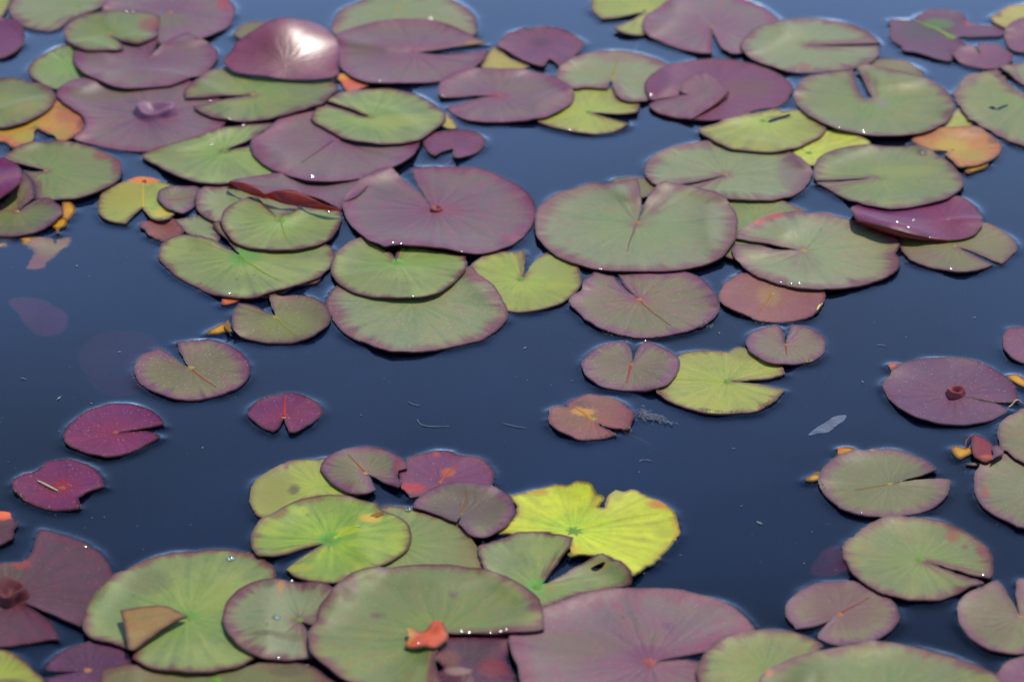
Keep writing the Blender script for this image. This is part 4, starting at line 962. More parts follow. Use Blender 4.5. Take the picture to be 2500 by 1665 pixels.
leaf(2, '30', (110, 820), "205,882* 400,960 550,1020 700,1087* 830,900 980,660 970,600 900,470 780,380 650,320 500,270 365,235* 330,270 300,370 270,440 190,532* 100,530 0,535 -150,600 -250,800 -250,1050 -150,1230 0,1265 200,1240 400,1205 515,1202* 500,1130 400,1010", 'plum', "dark plum pad with a funnel centre and a torn step in its edge", hub=None, dust=.4, tint=[(180, 550, 90, 40, (160, 30, 50), .8), (100, 640, 140, 90, (96, 90, 62), .5), (100, 820, 180, 90, (90, 26, 46), .7)], parts=[('raised_centre', ((105, 815), (112, 74), 7), M_CUP_D, "dark red funnel of the blade", 'funnel')])
leaf(1.2, '30', (-60, 240), "0,85 70,100 120,160 165,187* 130,220 130,300 60,340 0,380 -150,380 -200,200 -120,100", 'plum', "ragged leaf end with a vivid orange flap at the picture edge", hub=None, crenate=.5, tint=[(10, 130, 150, 50, (240, 96, 30), 1)], lifts=[(20, 120, 5, 12)])
leaf(1.3, '30', (0, 1540), "0,1280 120,1320 250,1420 350,1510 390,1600 300,1750 0,1800 -200,1700 -250,1450 -120,1320", 'yellowg', "dark yellow green pad in the near corner", hub=None, tint=[(60, 1600, 200, 60, (110, 60, 70), .7)])
leaf(1, '30', (760, 1467), "400,1460 470,1350 600,1270 800,1215 950,1225 1080,1280 1130,1380 1150,1500 1100,1620 900,1700 600,1680 430,1600 400,1545* 550,1500 710,1472* 560,1478", 'darkp', "dark violet pad with an orange dot centre in the near corner", hub='o', hubr=1.6, tint=[(760, 1400, 300, 140, (86, 40, 84), .8)])
leaf(1.6, '30', (1880, 1555), "880,1480 1000,1430 1200,1420 1500,1470 1800,1490 2100,1450 2300,1390 2500,1400 2700,1430 2900,1560 3000,1650 2800,1850 2200,1950 1500,1900 1000,1800 880,1650", 'olive', "olive green pad nearest the viewer, under three other pads", hub='g', hubr=1.6, tint=[(2500, 1480, 200, 50, (90, 84, 44), .7), (1950, 1520, 500, 120, (112, 126, 80), .6)])
leaf(1, '32', (722, 255), "160,-60 240,-70 400,-110 550,-150 650,-150 740,-180 860,-160 890,-110 920,-70 985,-45 960,10 930,42* 985,52* 1000,0 1025,-60 1080,-100 1150,-90 1240,-110 1330,-60 1450,-10 1590,80 1630,200 1620,290 1570,380 1530,430 1400,545 1350,555 1300,610 1225,645* 1150,560 1000,470 870,470 800,460 730,470 660,465 690,400 640,320 500,270 300,280 50,277* 200,130 210,30", 'bright', "lime yellow leaf with ragged edges and raised pale veins", hub='g', hubr=2.2, crenate=.35, wav=1.6, rim=1.8, tint=[(740, 255, 110, 28, (150, 200, 24), .8), (1480, 30, 150, 44, (206, 136, 70), .9), (1610, 250, 30, 110, (216, 176, 50), .7), (400, -80, 120, 34, (190, 160, 40), .8), (1500, 270, 110, 50, (170, 180, 40), .7), (1080, -40, 90, 60, (170, 170, 60), .7), (720, 440, 80, 34, (216, 186, 50), .8)], midrib=([(730, 240), (900, 190), (1150, 140), (1450, 100)], (214, 224, 66), 1.5))
leaf(2, '32', (400, 745), "440,712* 560,560 650,430 712,310* 560,275 400,262 250,262 150,300 0,345 -110,390 -90,520 -40,620 100,700 250,820 400,940 470,915 600,870 850,790 1050,760 1215,740 1220,690 1200,640 1120,560 1050,540* 1020,490 970,445* 880,480 700,590 520,692", 'lightg', "light green pad with an eye shaped hole, over the lime yellow leaf", hub='g', hubr=2.0, holes=["860,592 920,566 985,556 965,590 900,612"], tint=[(930, 590, 130, 50, (150, 140, 80), .7), (500, 760, 110, 40, (140, 140, 50), .7), (400, 740, 110, 60, (110, 186, 90), .8)], crenate=.12)
leaf(3, '32', (1375, 1398), "1430,1397* 1600,1355 1900,1302* 2000,1200 2100,1160 2290,1130 2260,1060 2150,950 2000,860 1800,800 1600,760 1350,750 1150,755 900,790 700,840 500,910 380,960 250,1060 160,1160 165,1300 230,1450 260,1600 350,1750 700,1900 1200,1950 1700,1850 1900,1700 1880,1420* 1700,1375", 'mauve', "broad near mauve pad with a plum centre and a slit running to a green pad", hub='r', hubr=1.6, rim=1.4, wav=1.2, tint=[(1350, 1340, 200, 90, (118, 56, 102), .8), (800, 1250, 500, 120, (128, 112, 104), .5), (720, 850, 120, 40, (120, 62, 96), .6), (1540, 1090, 70, 40, (110, 70, 110), .6)], lifts=[(170, 1300, 6, 22)])
leaf(4, '33', (100, 1450), "-500,1500 -470,1380 -380,1270 -230,1170 -50,1130 150,1110 350,1130 500,1190 600,1250 560,1300 500,1500 300,1800 -100,1900 -400,1750", 'green', "green pad in front of the mauve pad with the plum centre, rim dark red", hub=None, rim=1.4, tint=[(-50, 1140, 100, 20, (160, 130, 130), .6)])
leaf(5, '33', (1150, 1750), "50,1568 100,1480 250,1390 500,1310 750,1260 1050,1215 1250,1230 1500,1290 1700,1340 1900,1400 2080,1490 2200,1600 2300,1750 2100,2000 1500,2100 700,2050 100,1800", 'green', "wide near green pad cut by the near edge, rust along its rim", hub=None, rim=1.5, tint=[(130, 1530, 40, 40, (190, 100, 50), .8), (1490, 1320, 20, 60, (170, 90, 70), .7), (1000, 1500, 600, 150, (112, 134, 88), .5)], lifts=[(200, 1420, 3, 18)])
leaf(2, '33', (2400, 1560), "2110,1500 2200,1400 2352,1340 2500,1350 2600,1500 2500,1750 2250,1750 2100,1620", 'purple', "purple pad filling the near corner beside the wide near green pad", hub=None)
leaf(2.8, '31', (1900, 1420), "1760,1180 1900,1165 2150,1160 2290,1180 2280,1400 2350,1600 2200,1800 1800,1750 1500,1650 1510,1500 1720,1460 1640,1350 1680,1240", 'plum', "torn brown plum leaf with a wet pale ridge, beside the orange red scrap", hub=None, crenate=.6, wav=2.2, rough=.28, tint=[(1780, 1380, 110, 70, (140, 96, 80), .7), (2150, 1450, 150, 80, (150, 70, 74), .6), (1950, 1300, 240, 90, (112, 96, 98), .6), (1850, 1500, 140, 36, (176, 150, 146), .8)], lifts=[(1850, 1480, 6, 12), (1700, 1330, 4, 9)])
# scraps
leaf(7, '31', (1580, 1170), "1400,1110 1470,1120 1560,1125 1640,1040 1700,1060 1765,1180 1720,1230 1640,1270 1560,1255 1480,1270 1385,1250 1415,1190", 'coral', "orange red scrap of leaf lying on the largest near green pad", tint=[(1420, 1180, 60, 90, (206, 150, 50), .9), (1680, 1090, 80, 60, (224, 66, 50), .8)], lifts=[(1690, 1050, 11, 8), (1400, 1120, 8, 6), (1560, 1200, 1, 4)], under=M_UNDER_Y, **dict(G_SCRAP, wav=2.5))
leaf(3.5, '23', (1990, 1060), "1900,930 1970,940 2060,1000 2090,1060 2090,1130 2020,1170 1950,1140 1900,1060", 'redleaf', "crimson leaf tip with an orange hem beside the brownish green half pad", tint=[(2040, 1165, 90, 26, (190, 90, 60), .9)], lifts=[(1990, 1040, 5, 14)], **G_SCRAP)
leaf(3.6, '23', (2120, 1080), "2075,1040 2130,1025 2175,1080 2160,1110 2100,1130 2070,1150 2090,1090", 'purple', "pink lilac scrap behind the crimson leaf tip", lifts=[(2120, 1070, 4, 8)], **G_SCRAP)
leaf(1, '23', (1810, 1085), "1722,1040 1780,1035 1840,1050 1890,1040 1900,1090 1850,1120 1800,1142 1740,1100", 'tan', "mottled yellow brown scrap with a thin stalk, next to the crimson leaf tip", **G_SCRAP)
leaf(1, '23', (1930, 1184), "1845,1183 1920,1174 1970,1166 2004,1178 1960,1196 1900,1195", 'lightg', "thin green sliver floating under the crimson leaf tip", **G_SCRAP)
leaf(1, '23', (500, 1300), "445,1318 500,1282 565,1253 585,1300 560,1326 490,1332", 'amber', "golden pointed scrap touching the green pad with the wide notch", **G_SCRAP)
leaf(1, '23', (800, 1080), "735,1045 800,1038 850,1045 885,1075 820,1090 770,1110 735,1100", 'tan', "crumpled orange scrap at the far rim of the green pad with the wide notch", tint=[(750, 1080, 40, 40, (220, 120, 50), .9)], **dict(G_SCRAP, wav=2))
leaf(.9, '23', (1215, 335), "1160,318 1200,305 1270,312 1240,340 1205,372 1185,345", 'coral', "pale coral tatter at the far rim of the dark purple pad", **G_SCRAP)
leaf(.9, '23', (2300, 455), "2212,415 2300,405 2340,440 2400,470 2380,520 2290,485 2240,455", 'amber', "mustard scrap between the dark purple pad and the picture edge", **G_SCRAP)
leaf(.9, '10', (1890, 1435), "1800,1470 1870,1420 1950,1385 1990,1440 1950,1460 1880,1478", 'tan', "thin grey brown flake trailing from the small notched pad", **G_SCRAP)
leaf(1.2, '10', (1990, 1410), "1950,1392 1985,1358 2005,1400 2000,1440 2040,1445 2000,1462 1970,1440", 'amber', "golden crumb beside the small notched pad", **G_SCRAP)
leaf(1.1, '10', (2010, 1185), "1968,1148 2095,1168 2050,1205 1930,1222", 'coral', "coral triangle under the near edge of the big blue green pad", **G_SCRAP)
leaf(.9, '03', (1940, 1460), "1840,1490 1900,1450 2040,1415 2020,1450 1960,1475 1860,1505", 'tan', "tan sliver floating past the tan orange pad", **G_SCRAP)
leaf(2, '11', (255, 1335), "252,1322* 215,1210 205,1140* 240,1125 300,1150 420,1140 520,1145 600,1170 690,1220 735,1290 730,1370 680,1430 580,1500 450,1545 300,1560 150,1555 60,1535 -60,1490 -110,1430 -125,1350 -105,1280 -60,1215* 0,1215 100,1240 180,1290", 'olive', "small olive green pad with a yellow centre and a jagged notch, golden crumb beside it", hub='y', hubr=1.3, dust=.8, crenate=.12, tint=[(350, 1400, 260, 130, (132, 140, 78), .7), (380, 1180, 100, 24, (140, 80, 80), .6)], midrib=([(270, 1335), (350, 1420), (440, 1500)], (156, 150, 70), 1.2))


JOBS.sort(key=lambda j: j['order'])
for J in JOBS:
    build(J)

# ------------------------------------------------------------------ pond water: one closed body with a meniscus at every floating edge
WS = 0.0019
wxs = np.arange(-.62, .62 + WS, WS)
wys = np.arange(-.60, .86 + WS, WS)
WX, WY = np.meshgrid(wxs, wys)
lift_w = np.zeros(WX.shape)
low_w = np.zeros(WX.shape, bool)
pn = np.random.default_rng(3)
for (loop, ez, order, mask, ix0, iy0) in FLOATERS:
    lo, hi = loop.min(0) - .0235, loop.max(0) + .0235
    i0 = np.searchsorted(wxs, lo[0]); i1 = np.searchsorted(wxs, hi[0])
    j0 = np.searchsorted(wys, lo[1]); j1 = np.searchsorted(wys, hi[1])
    if i1 <= i0 or j1 <= j0:
        continue
    X = WX[j0:j1, i0:i1]; Y = WY[j0:j1, i0:i1]
    ins = inside(X, Y, loop)
    d, bi = seg_dist(X, Y, loop, True)
    m = len(loop)
    s = np.arange(m)
    p1, p2, p3 = pn.uniform(0, 6.28, 3)
    amp = .95 + .32 * np.sin(X * 70 + Y * 31 + p1) + .28 * np.sin(Y * 83 - X * 26 + p2) + .15 * np.sin(X * 140 + Y * 90 + p3)
    ezs = np.convolve(np.concatenate([ez[-6:], ez, ez[:6]]), np.ones(13) / 13, 'valid')
    A = .0015 * np.clip(amp, .3, 1.5) * np.clip(1.6 - np.maximum(ezs - .0016, 0) / .0022, 0, 1)[bi]
    h = np.where(ins, np.minimum(A, .0007), A * np.exp(-d / .0031) * np.clip(1 - (d / .022) ** 2, 0, 1) ** 2)
    lift_w[j0:j1, i0:i1] = np.maximum(lift_w[j0:j1, i0:i1], h)
ny, nx = WX.shape
lift_w = blur(lift_w, 1)
ripple = 0.0
edge_fade = np.clip(np.minimum(np.minimum(WX - wxs[0], wxs[-1] - WX), np.minimum(WY - wys[0], wys[-1] - WY)) / .03 - .15, 0, 1)
WZ = (lift_w + ripple) * edge_fade
verts = np.stack([WX.ravel(), WY.ravel(), WZ.ravel()], 1)
idx = np.arange(nx * ny).reshape(ny, nx)
quads = np.stack([idx[:-1, :-1], idx[:-1, 1:], idx[1:, 1:], idx[1:, :-1]], -1).reshape(-1, 4)
# the rest of the pond out to far off: strips joined to the fine sheet's border, sides and floor
BIG, DEEP = 400.0, -.60
border = np.concatenate([idx[0, :], idx[1:, -1], idx[-1, -2::-1], idx[-2:0, 0]])
bxy = verts[border, :2]
nb = len(border)
cx, cy = 0.0, .13
dirs = bxy - np.array([cx, cy])
sc_ = BIG / np.maximum(np.abs(dirs[:, 0]), np.abs(dirs[:, 1]))
outer = np.array([cx, cy]) + dirs * sc_[:, None]
o0 = len(verts)
verts = np.vstack([verts, np.column_stack([outer, np.zeros(nb)]), np.column_stack([outer, np.full(nb, DEEP)]), [[cx, cy, DEEP]]])
k = np.arange(nb); k2 = (k + 1) % nb
ring = np.stack([border[k], o0 + k, o0 + k2, border[k2]], 1)
side = np.stack([o0 + k, o0 + nb + k, o0 + nb + k2, o0 + k2], 1)
cap = np.stack([o0 + nb + k, np.full(nb, o0 + 2 * nb), o0 + nb + k2], 1)
q_all = np.vstack([quads, ring, side])
me = bpy.data.meshes.new("water")
me.vertices.add(len(verts))
me.vertices.foreach_set("co", verts.astype(np.float32).ravel())
nq, nt_ = len(q_all), len(cap)
me.loops.add(nq * 4 + nt_ * 3)
me.loops.foreach_set("vertex_index", np.concatenate([q_all.ravel(), cap.ravel()]).astype(np.int32))
me.polygons.add(nq + nt_)
me.polygons.foreach_set("loop_start", np.concatenate([np.arange(nq) * 4, nq * 4 + np.arange(nt_) * 3]).astype(np.int32))
me.polygons.foreach_set("use_smooth", np.concatenate([np.ones(len(quads) + len(ring), bool), np.zeros(len(side) + nt_, bool)]))
me.update(calc_edges=True)
me.validate()

wm = bpy.data.materials.new("pond_water")
wm.use_nodes = True
nt = wm.node_tree
nt.nodes.clear()
out = nt.nodes.new("ShaderNodeOutputMaterial")
lw = nt.nodes.new("ShaderNodeLayerWeight"); lw.inputs["Blend"].default_value = .5
pw = nt.nodes.new("ShaderNodeMath"); pw.operation = 'POWER'; pw.inputs[1].default_value = 5.0
fr = nt.nodes.new("ShaderNodeMath"); fr.operation = 'MULTIPLY_ADD'; fr.use_clamp = True
fr.inputs[1].default_value = 2.2; fr.inputs[2].default_value = .002
nt.links.new(lw.outputs["Facing"], pw.inputs[0]); nt.links.new(pw.outputs[0], fr.inputs[0])
tr = nt.nodes.new("ShaderNodeBsdfTransparent"); tr.inputs[0].default_value = (.97, .98, 1, 1)
df = nt.nodes.new("ShaderNodeBsdfDiffuse"); df.inputs[0].default_value = (.016, .036, .10, 1)
gl = nt.nodes.new("ShaderNodeBsdfGlossy"); gl.inputs["Roughness"].default_value = .035
gl.inputs[0].default_value = (1, .95, .97, 1)
mA = nt.nodes.new("ShaderNodeMixShader"); 
tw = nt.nodes.new("ShaderNodeTexCoord"); nw = nt.nodes.new("ShaderNodeTexNoise"); rw = nt.nodes.new("ShaderNodeMapRange")
nw.inputs["Scale"].default_value = 3.2; nw.inputs["Detail"].default_value = 5.0; nw.inputs["Distortion"].default_value = .6
rw.inputs[1].default_value = .3; rw.inputs[2].default_value = .72; rw.inputs[3].default_value = .02; rw.inputs[4].default_value = .28
nt.links.new(tw.outputs["Object"], nw.inputs["Vector"]); nt.links.new(nw.outputs["Fac"], rw.inputs[0]); nt.links.new(rw.outputs[0], mA.inputs[0])
mB = nt.nodes.new("ShaderNodeMixShader")
L = nt.links.new
L(tr.outputs[0], mA.inputs[1]); L(df.outputs[0], mA.inputs[2])
L(fr.outputs[0], mB.inputs[0]); L(mA.outputs[0], mB.inputs[1]); L(gl.outputs[0], mB.inputs[2])
L(mB.outputs[0], out.inputs["Surface"])
ab = nt.nodes.new("ShaderNodeVolumeAbsorption")
ab.inputs["Color"].default_value = (.60, .52, .44, 1)
ab.inputs["Density"].default_value = 34.0
L(ab.outputs[0], out.inputs["Volume"])
me.materials.append(wm)
water = bpy.data.objects.new("water", me)
COL.objects.link(water)
tag(water, kind='structure')

mud = plain_mat("pond_mud", (.010, .010, .008), .9, .2, 9, .5)
bed = mesh_obj("pond_bed", [(-390, -390, -.45), (390, -390, -.45), (390, 390, -.45), (-390, 390, -.45)], [(0, 1, 2, 3)], mud, smooth=False)
tag(bed, kind='structure')

# ------------------------------------------------------------------ small things floating or lying about
M_FIBRE = plain_mat("pale_fibre", (.16, .17, .19), .6, .3, 300, .2)
M_STRAW = plain_mat("straw", (.45, .36, .2), .6, .3, 200, .3)
M_FLUFF = plain_mat("white_fluff", (.19, .19, .22), .7, .3, 300, .2)
M_SPECK = plain_mat("pale_dust", (.24, .23, .21), .7, .3, 300, .3)
M_STICK = plain_mat("yellow_bit", (.5, .42, .12), .6, .3, 200, .3)


def surf(x, y):
    """height of the topmost surface there: leaf or water."""
    ix = min(max(int(round((x - GX0) / GS)), 0), GNX - 1); iy = min(max(int(round((y - GY0) / GS)), 0), GNY - 1)
    return max(TOP[iy, ix], 0.0002)


def fibre(name, cat, label, tile, pts, mat, r=.0004, group=None, dz=.0004):
    q = [src(tile, *p) for p in pts]
    n = max(8, 6 * (len(q) - 1))
    tt = np.linspace(0, len(q) - 1, n)
    sx = np.interp(tt, range(len(q)), [a[0] for a in q]); sy = np.interp(tt, range(len(q)), [a[1] for a in q])
    xs, ys = unproj(sx, sy, .001)
    zs = [surf(a, b) + dz for a, b in zip(xs, ys)]
    path = np.stack([xs, ys, zs], 1)
    for _ in range(2):
        path[1:-1] = (path[:-2] + 2 * path[1:-1] + path[2:]) / 4
    V, F = tube(path - path[0], [r * (.5 + .5 * math.sin(math.pi * (i + .6) / n)) for i in range(n)], 5)
    o = mesh_obj(name, V, F, mat, None, path[0].tolist())
    tag(o, label, cat, group)
    return o


GF = 'hair thin fibres on the water'
fibre('plant_fibre', 'fibre', "longest pale curved fibre on open water, beyond the two purple touching pads", '21', [(1490, 795), (1520, 840), (1580, 855), (1660, 858), (1768, 853)], M_FIBRE, .00035, GF)
fibre('plant_fibre', 'fibre', "short pale fibre just beyond the longest curved one", '21', [(1410, 642), (1460, 665), (1520, 676)], M_FIBRE, .0003, GF)
fibre('plant_fibre', 'fibre', "straight bright fibre behind the deep magenta pads, near the picture edge", '20', [(175, 432), (228, 446)], M_FIBRE, .0004, GF)
fibre('plant_fibre', 'fibre', "faint straight fibre beside the small pinkish brown pad", '22', [(100, 828), (200, 855), (300, 870)], M_FIBRE, .0003, GF)
fibre('plant_fibre', 'fibre', "little curled fibre in front of the fluff", '22', [(1285, 1162), (1300, 1148), (1360, 1146), (1400, 1158)], M_FIBRE, .0003, GF)
fibre('plant_fibre', 'fibre', "tiny arched fibre on open water behind the large dark purple pad", '23', [(1070, 150), (1120, 145), (1150, 162)], M_FIBRE, .0003, GF)
fibre('straw_piece', 'straw', "whitish straw lying across the torn magenta pad", '20', [(330, 1350), (420, 1395), (505, 1436)], M_STRAW, .0009, None, .0009)
fibre('straw_piece', 'straw', "yellow crumb of straw floating off the dull pink pad", '13', [(548, 1302), (570, 1262), (594, 1238)], M_STICK, .0010, None, .0008)
fibre('straw_piece', 'straw', "thin buff straw in the notch of the large dark purple pad", '23', [(2215, 692), (2270, 662), (2330, 650)], M_STRAW, .0007, None, .0008)
fibre('straw_piece', 'straw', "thin red brown stalk arching from the mottled scrap to the crimson leaf tip", '23', [(1838, 1045), (1850, 1000), (1895, 955)], M_RED, .0007, None, .003)

# translucent flake of leaf skin
fm = bpy.data.materials.new("translucent_skin")
fm.use_nodes = True
b = fm.node_tree.nodes["Principled BSDF"]
b.inputs["Base Color"].default_value = (.42, .46, .56, 1)
b.inputs["Roughness"].default_value = .35
fn = fm.node_tree.nodes.new("ShaderNodeTexNoise"); fn.inputs["Scale"].default_value = 120
mp = fm.node_tree.nodes.new("ShaderNodeMapping"); mp.inputs["Scale"].default_value = (1, 4, 1); mp.inputs["Rotation"].default_value = (0, 0, -.6)
tcn = fm.node_tree.nodes.new("ShaderNodeTexCoord")
fm.node_tree.links.new(tcn.outputs["Object"], mp.inputs[0]); fm.node_tree.links.new(mp.outputs[0], fn.inputs["Vector"])
mrn = fm.node_tree.nodes.new("ShaderNodeMapRange")
for i_, v_ in ((1, .3), (2, .7), (3, .22), (4, .6)):
    mrn.inputs[i_].default_value = v_ * (.24 if i_ > 2 else 1)
fm.node_tree.links.new(fn.outputs["Fac"], mrn.inputs[0]); fm.node_tree.links.new(mrn.outputs[0], b.inputs["Alpha"])
fp = parse('23', "475,932 530,882 590,845 640,812 690,780 735,765 802,758 792,802 740,835 700,872 640,908 560,918")
fx, fy = unproj([p[0] for p in fp], [p[1] for p in fp], .0012)
lp = np.array([l[:2] for l in smooth_loop([(fx[i], fy[i], 0) for i in range(len(fp))])])
l0 = lp.min(0) - .008; l1 = lp.max(0) + .008
ff = np.full((int((l1[1] - l0[1]) / GS) + 2, int((l1[0] - l0[0]) / GS) + 2), .0012)
ff += .0003 * np.sin(np.arange(ff.shape[1]) * .9)[None, :]
og = np.array([lp[:, 0].mean(), lp[:, 1].mean(), .001])
sk = blade_mesh('leaf_skin_flake', lp, ff, l0[0], l0[1], og, [fm, fm], None, thick=.0003)
sk.location = og.tolist()
tag(sk, "translucent silvery flake of leaf skin adrift on open water", "leaf flake")

# white fluff at the tip of the small pinkish brown pad
fr_ = np.random.default_rng(11)
V, F = [], []
for i in range(170):
    t = fr_.beta(1.2, 2.2)
    tx = 1262 + t * 340 + fr_.normal(0, 8)
    ty = 745 + t * 95 + fr_.normal(0, 22 * (1 - .6 * t))
    sx_, sy_ = src('22', tx, ty)
    x_, y_ = [float(v) for v in unproj(sx_, sy_, .001)]
    a_ = fr_.normal(-.5, .9); l_ = fr_.uniform(.002, .006)
    p0 = np.array([x_, y_, .0006 + abs(fr_.normal(0, .0007))])
    p2 = p0 + np.array([math.cos(a_) * l_, math.sin(a_) * l_, fr_.normal(0, .0004)])
    p1 = (p0 + p2) / 2 + np.array([0, 0, abs(fr_.normal(.0008, .0004))])
    v_, f_ = tube([p0, p1, p2], [.00014, .0002, .0001], 3)
    b0 = len(V)
    V += v_; F += [tuple(i_ + b0 for i_ in f) for f in f_]
c0 = np.mean(np.array(V), 0)
fl = mesh_obj("white_fluff", np.array(V) - c0, F, M_FLUFF, None, c0.tolist())
tag(fl, "wisp of white fluff trailing from the small pinkish brown pad", "fluff")

# specks of dust on the open water, too many to count
V, F = [], []
for i in range(320):
    sx_, sy_ = fr_.uniform(0, 2500), fr_.uniform(560, 1500)
    x_, y_ = [float(v) for v in unproj(sx_, sy_, 0)]
    if surf(x_, y_) > .0004:
        continue
    r_ = abs(fr_.normal(0, .00028)) + .00012
    st = fr_.uniform(1, 4) if fr_.random() < .35 else 1
    a_ = fr_.uniform(0, 6.28)
    b0 = len(V)
    for q in range(5):
        t_ = 2 * math.pi * q / 5
        u_, w_ = r_ * st * math.cos(t_), r_ * math.sin(t_)
        V.append((x_ + u_ * math.cos(a_) - w_ * math.sin(a_), y_ + u_ * math.sin(a_) + w_ * math.cos(a_), .0005))
    V.append((x_, y_, .0005 + r_ * .8))
    F += [(b0 + q, b0 + (q + 1) % 5, b0 + 5) for q in range(5)]
    F.append(tuple(b0 + q for q in range(5))[::-1])
sp = mesh_obj("floating_specks", V, F, M_SPECK)
tag(sp, "pale specks of dust scattered on the open water", kind='stuff')

# algae crumbs clinging under the near edges of some pads
V, F = [], []
for (tile, xa, ya, xb, yb, cnt) in (('22', 830, 985, 1090, 930, 60), ('22', 1160, 890, 1215, 890, 26), ('22', 1440, 560, 1500, 620, 22), ('22', 1780, 735, 2190, 745, 40), ('12', 980, 1465, 1180, 1500, 30), ('12', 1810, 1415, 1930, 1400, 30),
                                    ('23', 430, 315, 500, 290, 26), ('23', 560, 1350, 620, 1420, 20), ('20', 120, 1440, 260, 1540, 26), ('13', 30, 1375, 120, 1385, 16), ('23', 90, 690, 215, 620, 24)):
    for i in range(cnt):
        t = fr_.random()
        sx_, sy_ = src(tile, xa + (xb - xa) * t + fr_.normal(0, 6), ya + (yb - ya) * t + fr_.normal(3, 7))
        x_, y_ = [float(v) for v in unproj(sx_, sy_, .0008)]
        r_ = fr_.uniform(.00025, .0007)
        z_ = surf(x_, y_) + r_ * .5
        b0 = len(V)
        for (ux, uy, uz) in ((1, 0, 0), (-.5, .87, 0), (-.5, -.87, 0), (0, 0, 1), (0, 0, -1)):
            V.append((x_ + ux * r_ * fr_.uniform(.6, 1.6), y_ + uy * r_ * fr_.uniform(.6, 1.6), z_ + uz * r_))
        F += [(b0, b0 + 1, b0 + 3), (b0 + 1, b0 + 2, b0 + 3), (b0 + 2, b0, b0 + 3), (b0 + 1, b0, b0 + 4), (b0 + 2, b0 + 1, b0 + 4), (b0, b0 + 2, b0 + 4)]
cr = mesh_obj("algae_crumbs", V, F, plain_mat("algae_crumb", (.28, .24, .12), .8, .3, 300, .5), smooth=False)
tag(cr, "brown and pale algae crumbs along the wet edges of the pads", kind='stuff')

# drops of water on the leaves
dm = bpy.data.materials.new("clear_drop")
dm.use_nodes = True
nt = dm.node_tree
nt.nodes.clear()
out = nt.nodes.new("ShaderNodeOutputMaterial")
f_ = nt.nodes.new("ShaderNodeFresnel"); f_.inputs["IOR"].default_value = 1.36
t_ = nt.nodes.new("ShaderNodeBsdfTransparent"); t_.inputs[0].default_value = (.99, .985, .95, 1)
g_ = nt.nodes.new("ShaderNodeBsdfGlossy"); g_.inputs["Roughness"].default_value = .07
m_ = nt.nodes.new("ShaderNodeMixShader")
nt.links.new(f_.outputs[0], m_.inputs[0]); nt.links.new(t_.outputs[0], m_.inputs[1]); nt.links.new(g_.outputs[0], m_.inputs[2])
nt.links.new(m_.outputs[0], out.inputs[0])


def drop(label, tile, x, y, rmm, flat=.62, name='water_drop', group='drops of water on the pads'):
    sx_, sy_ = src(tile, x, y)
    gx, gy = [float(v) for v in unproj(sx_, sy_, .003)]
    z = surf(gx, gy)
    r = rmm * .001
    V = [(0, 0, r * flat)]; F = []
    rings = 6; n = 16
    for i in range(1, rings + 1):
        t = i / rings * math.pi / 2
        pr, pz = (math.sin(t), math.cos(t)) if flat > .4 else (i / rings, 1 - (i / rings) ** 2)
        for q in range(n):
            a_ = 2 * math.pi * q / n
            V.append((r * pr * math.cos(a_), r * pr * math.sin(a_), r * flat * pz))
    V.append((0, 0, -.0004))
    for q in range(n):
        F.append((0, 1 + q, 1 + (q + 1) % n))
        for i in range(rings - 1):
            F.append((1 + i * n + q, 1 + (i + 1) * n + q, 1 + (i + 1) * n + (q + 1) % n, 1 + i * n + (q + 1) % n))
        F.append((1 + (rings - 1) * n + q, len(V) - 1, 1 + (rings - 1) * n + (q + 1) % n))
    o = mesh_obj(name, V, F, dm, None, (gx, gy, z + .0003))
    tag(o, label, "water drop", group)
    return o


drop("round water drop on the broad green pad, near its far rim", '30', 2010, 495, 3.4)
drop("water drop on the grey green pad with the brown water mark", '31', 265, 1030, 3.0)
drop("water drop at the far edge of the plain green crescent", '31', 1415, 66, 2.8)

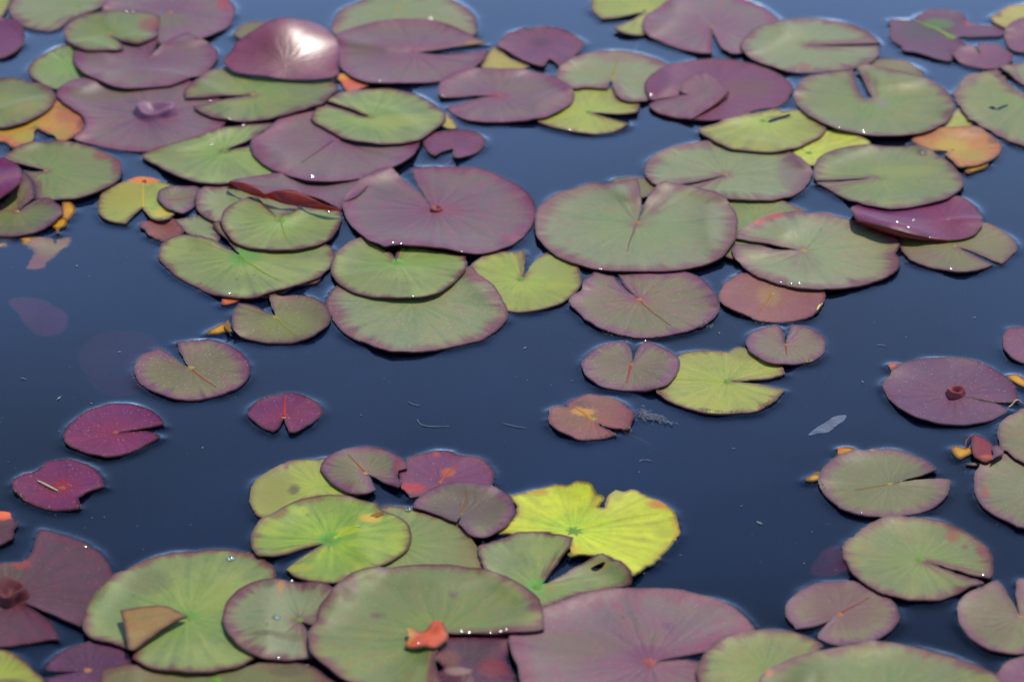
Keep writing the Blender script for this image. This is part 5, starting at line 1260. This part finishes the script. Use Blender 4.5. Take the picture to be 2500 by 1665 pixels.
GLINTS = [('00', "1095,108b 1160,110b 1220,105b 1300,115b 1365,130b", "in a row on the rolled far rim of a green pad"),
         ('00', "1830,875 2060,858 2135,840", "in the notch of the broad green pad with a hole"),
         ('00', "1998,1060b 2117,1068b", "under the near rim of the broad green pad with a hole"),
         ('00', "1845,1258", "on the lobe of the grey green pad under the wide mauve pad"), ('00', "247,1455", "by the reddish tip of the green pad near the dark violet leaf"),
         ('01', "1170,715b", "at the near rim of the big grey mauve pad"), ('01', "1715,835b", "at the notch mouth of the smooth mauve pad"),
         ('01', "1605,160b", "behind the rolled far rim of the big grey mauve pad"), ('01', "580,1565B", "blazing at the near rim of the wide mauve pad"),
         ('02', "680,1130", "at the near rim of the yellow green pad with a wide notch"), ('02', "1385,845b", "under the magenta pink pad with the folded lobe"),
         ('02', "1247,1528b 1523,1555", "on the notch corners of the biggest pale green pad"), ('03', "382,612b 840,612", "at the near rim of the grey green oval pad"),
         ('03', "735,1145b 950,1170b", "at the near rim of the large smooth green pad"), ('03', "1475,1328", "on the far side of the pad with yellowish streaks"),
         ('10', "1512,425", "at the mustard leaf's lobe"), ('10', "1428,515", "on the torn pinkish red pad end"), ('10', "2225,755b 2260,762", "on the big blue green pad, under its neighbour's rim"),
         ('10', "2000,1145b", "above the coral triangle"), ('11', "450,250b", "on the lip of the red curl"), ('11', "720,412b 500,380", "at the far rim of the pad shaded by the red curl"),
         ('11', "1285,730b 1355,737b 1885,800", "between the largest mauve pad and the bright green pad"), ('11', "1460,1185b", "on the big dusty pad, under the bright green pad"),
         ('12', "953,925b", "at the near rim of the biggest pale green pad"), ('12', "2173,1305b", "at the near rim of the dull pink pad"), ('12', "1340,1520", "at the near rim of the dusty pad with an orange midrib"),
         ('13', "855,350 1190,412b 1390,505b", "in the hollow of the violet rolled leaf"), ('13', "1242,605b 1343,643b 1533,680", "under the violet rolled leaf"),
         ('13', "1715,915b", "at the near rim of the brown green pad with a slit"), ('13', "328,1057b 395,1068b 240,1048", "between the pad with the red tattered edge and the dull pink pad"),
         ('31', "400,670b", "where the vivid green pad meets two near pads"), ('31', "290,1385b 487,1387b 533,1397", "under the pad with the brown water mark"),
         ('31', "1883,1152b 1943,1167b 2130,1170 2217,1172b 2262,1168b", "in a row over the torn brown plum leaf"), ('31', "985,240", "at the yellow torn tip of the vivid green pad"),
         ('31', "1500,1278", "below the orange red scrap"), ('33', "1995,648b", "in the slit of the pad with a rusty stain"), ('33', "940,107", "at the near rim of the pad with yellow scraps"),
         ('30', "745,380b", "on the far rim of the dark plum pad")]
bd_ = np.random.default_rng(5)
for tl, ss, where in GLINTS:
    for tok in ss.split():
        big = tok[-1] if tok[-1] in 'bB' else ''
        x_, y_ = map(float, tok.rstrip('bB').split(','))
        o = drop("added sun glint " + where, tl, x_, y_, {'': 1.0, 'b': 1.4, 'B': 2.6}[big], .06, 'sun_glint_cap', "added sun glints " + where)
        # clear cap added for its sun glint, leaned midway between camera and sun
        vc_ = Vector(CAM.tolist()) - o.location
        hv = vc_.normalized() + sdir.normalized()
        hv = hv.normalized() + Vector(bd_.normal(0, .018, 3).tolist())
        o.rotation_euler = hv.to_track_quat('Z', 'Y').to_euler()
        o.location.z += .0003
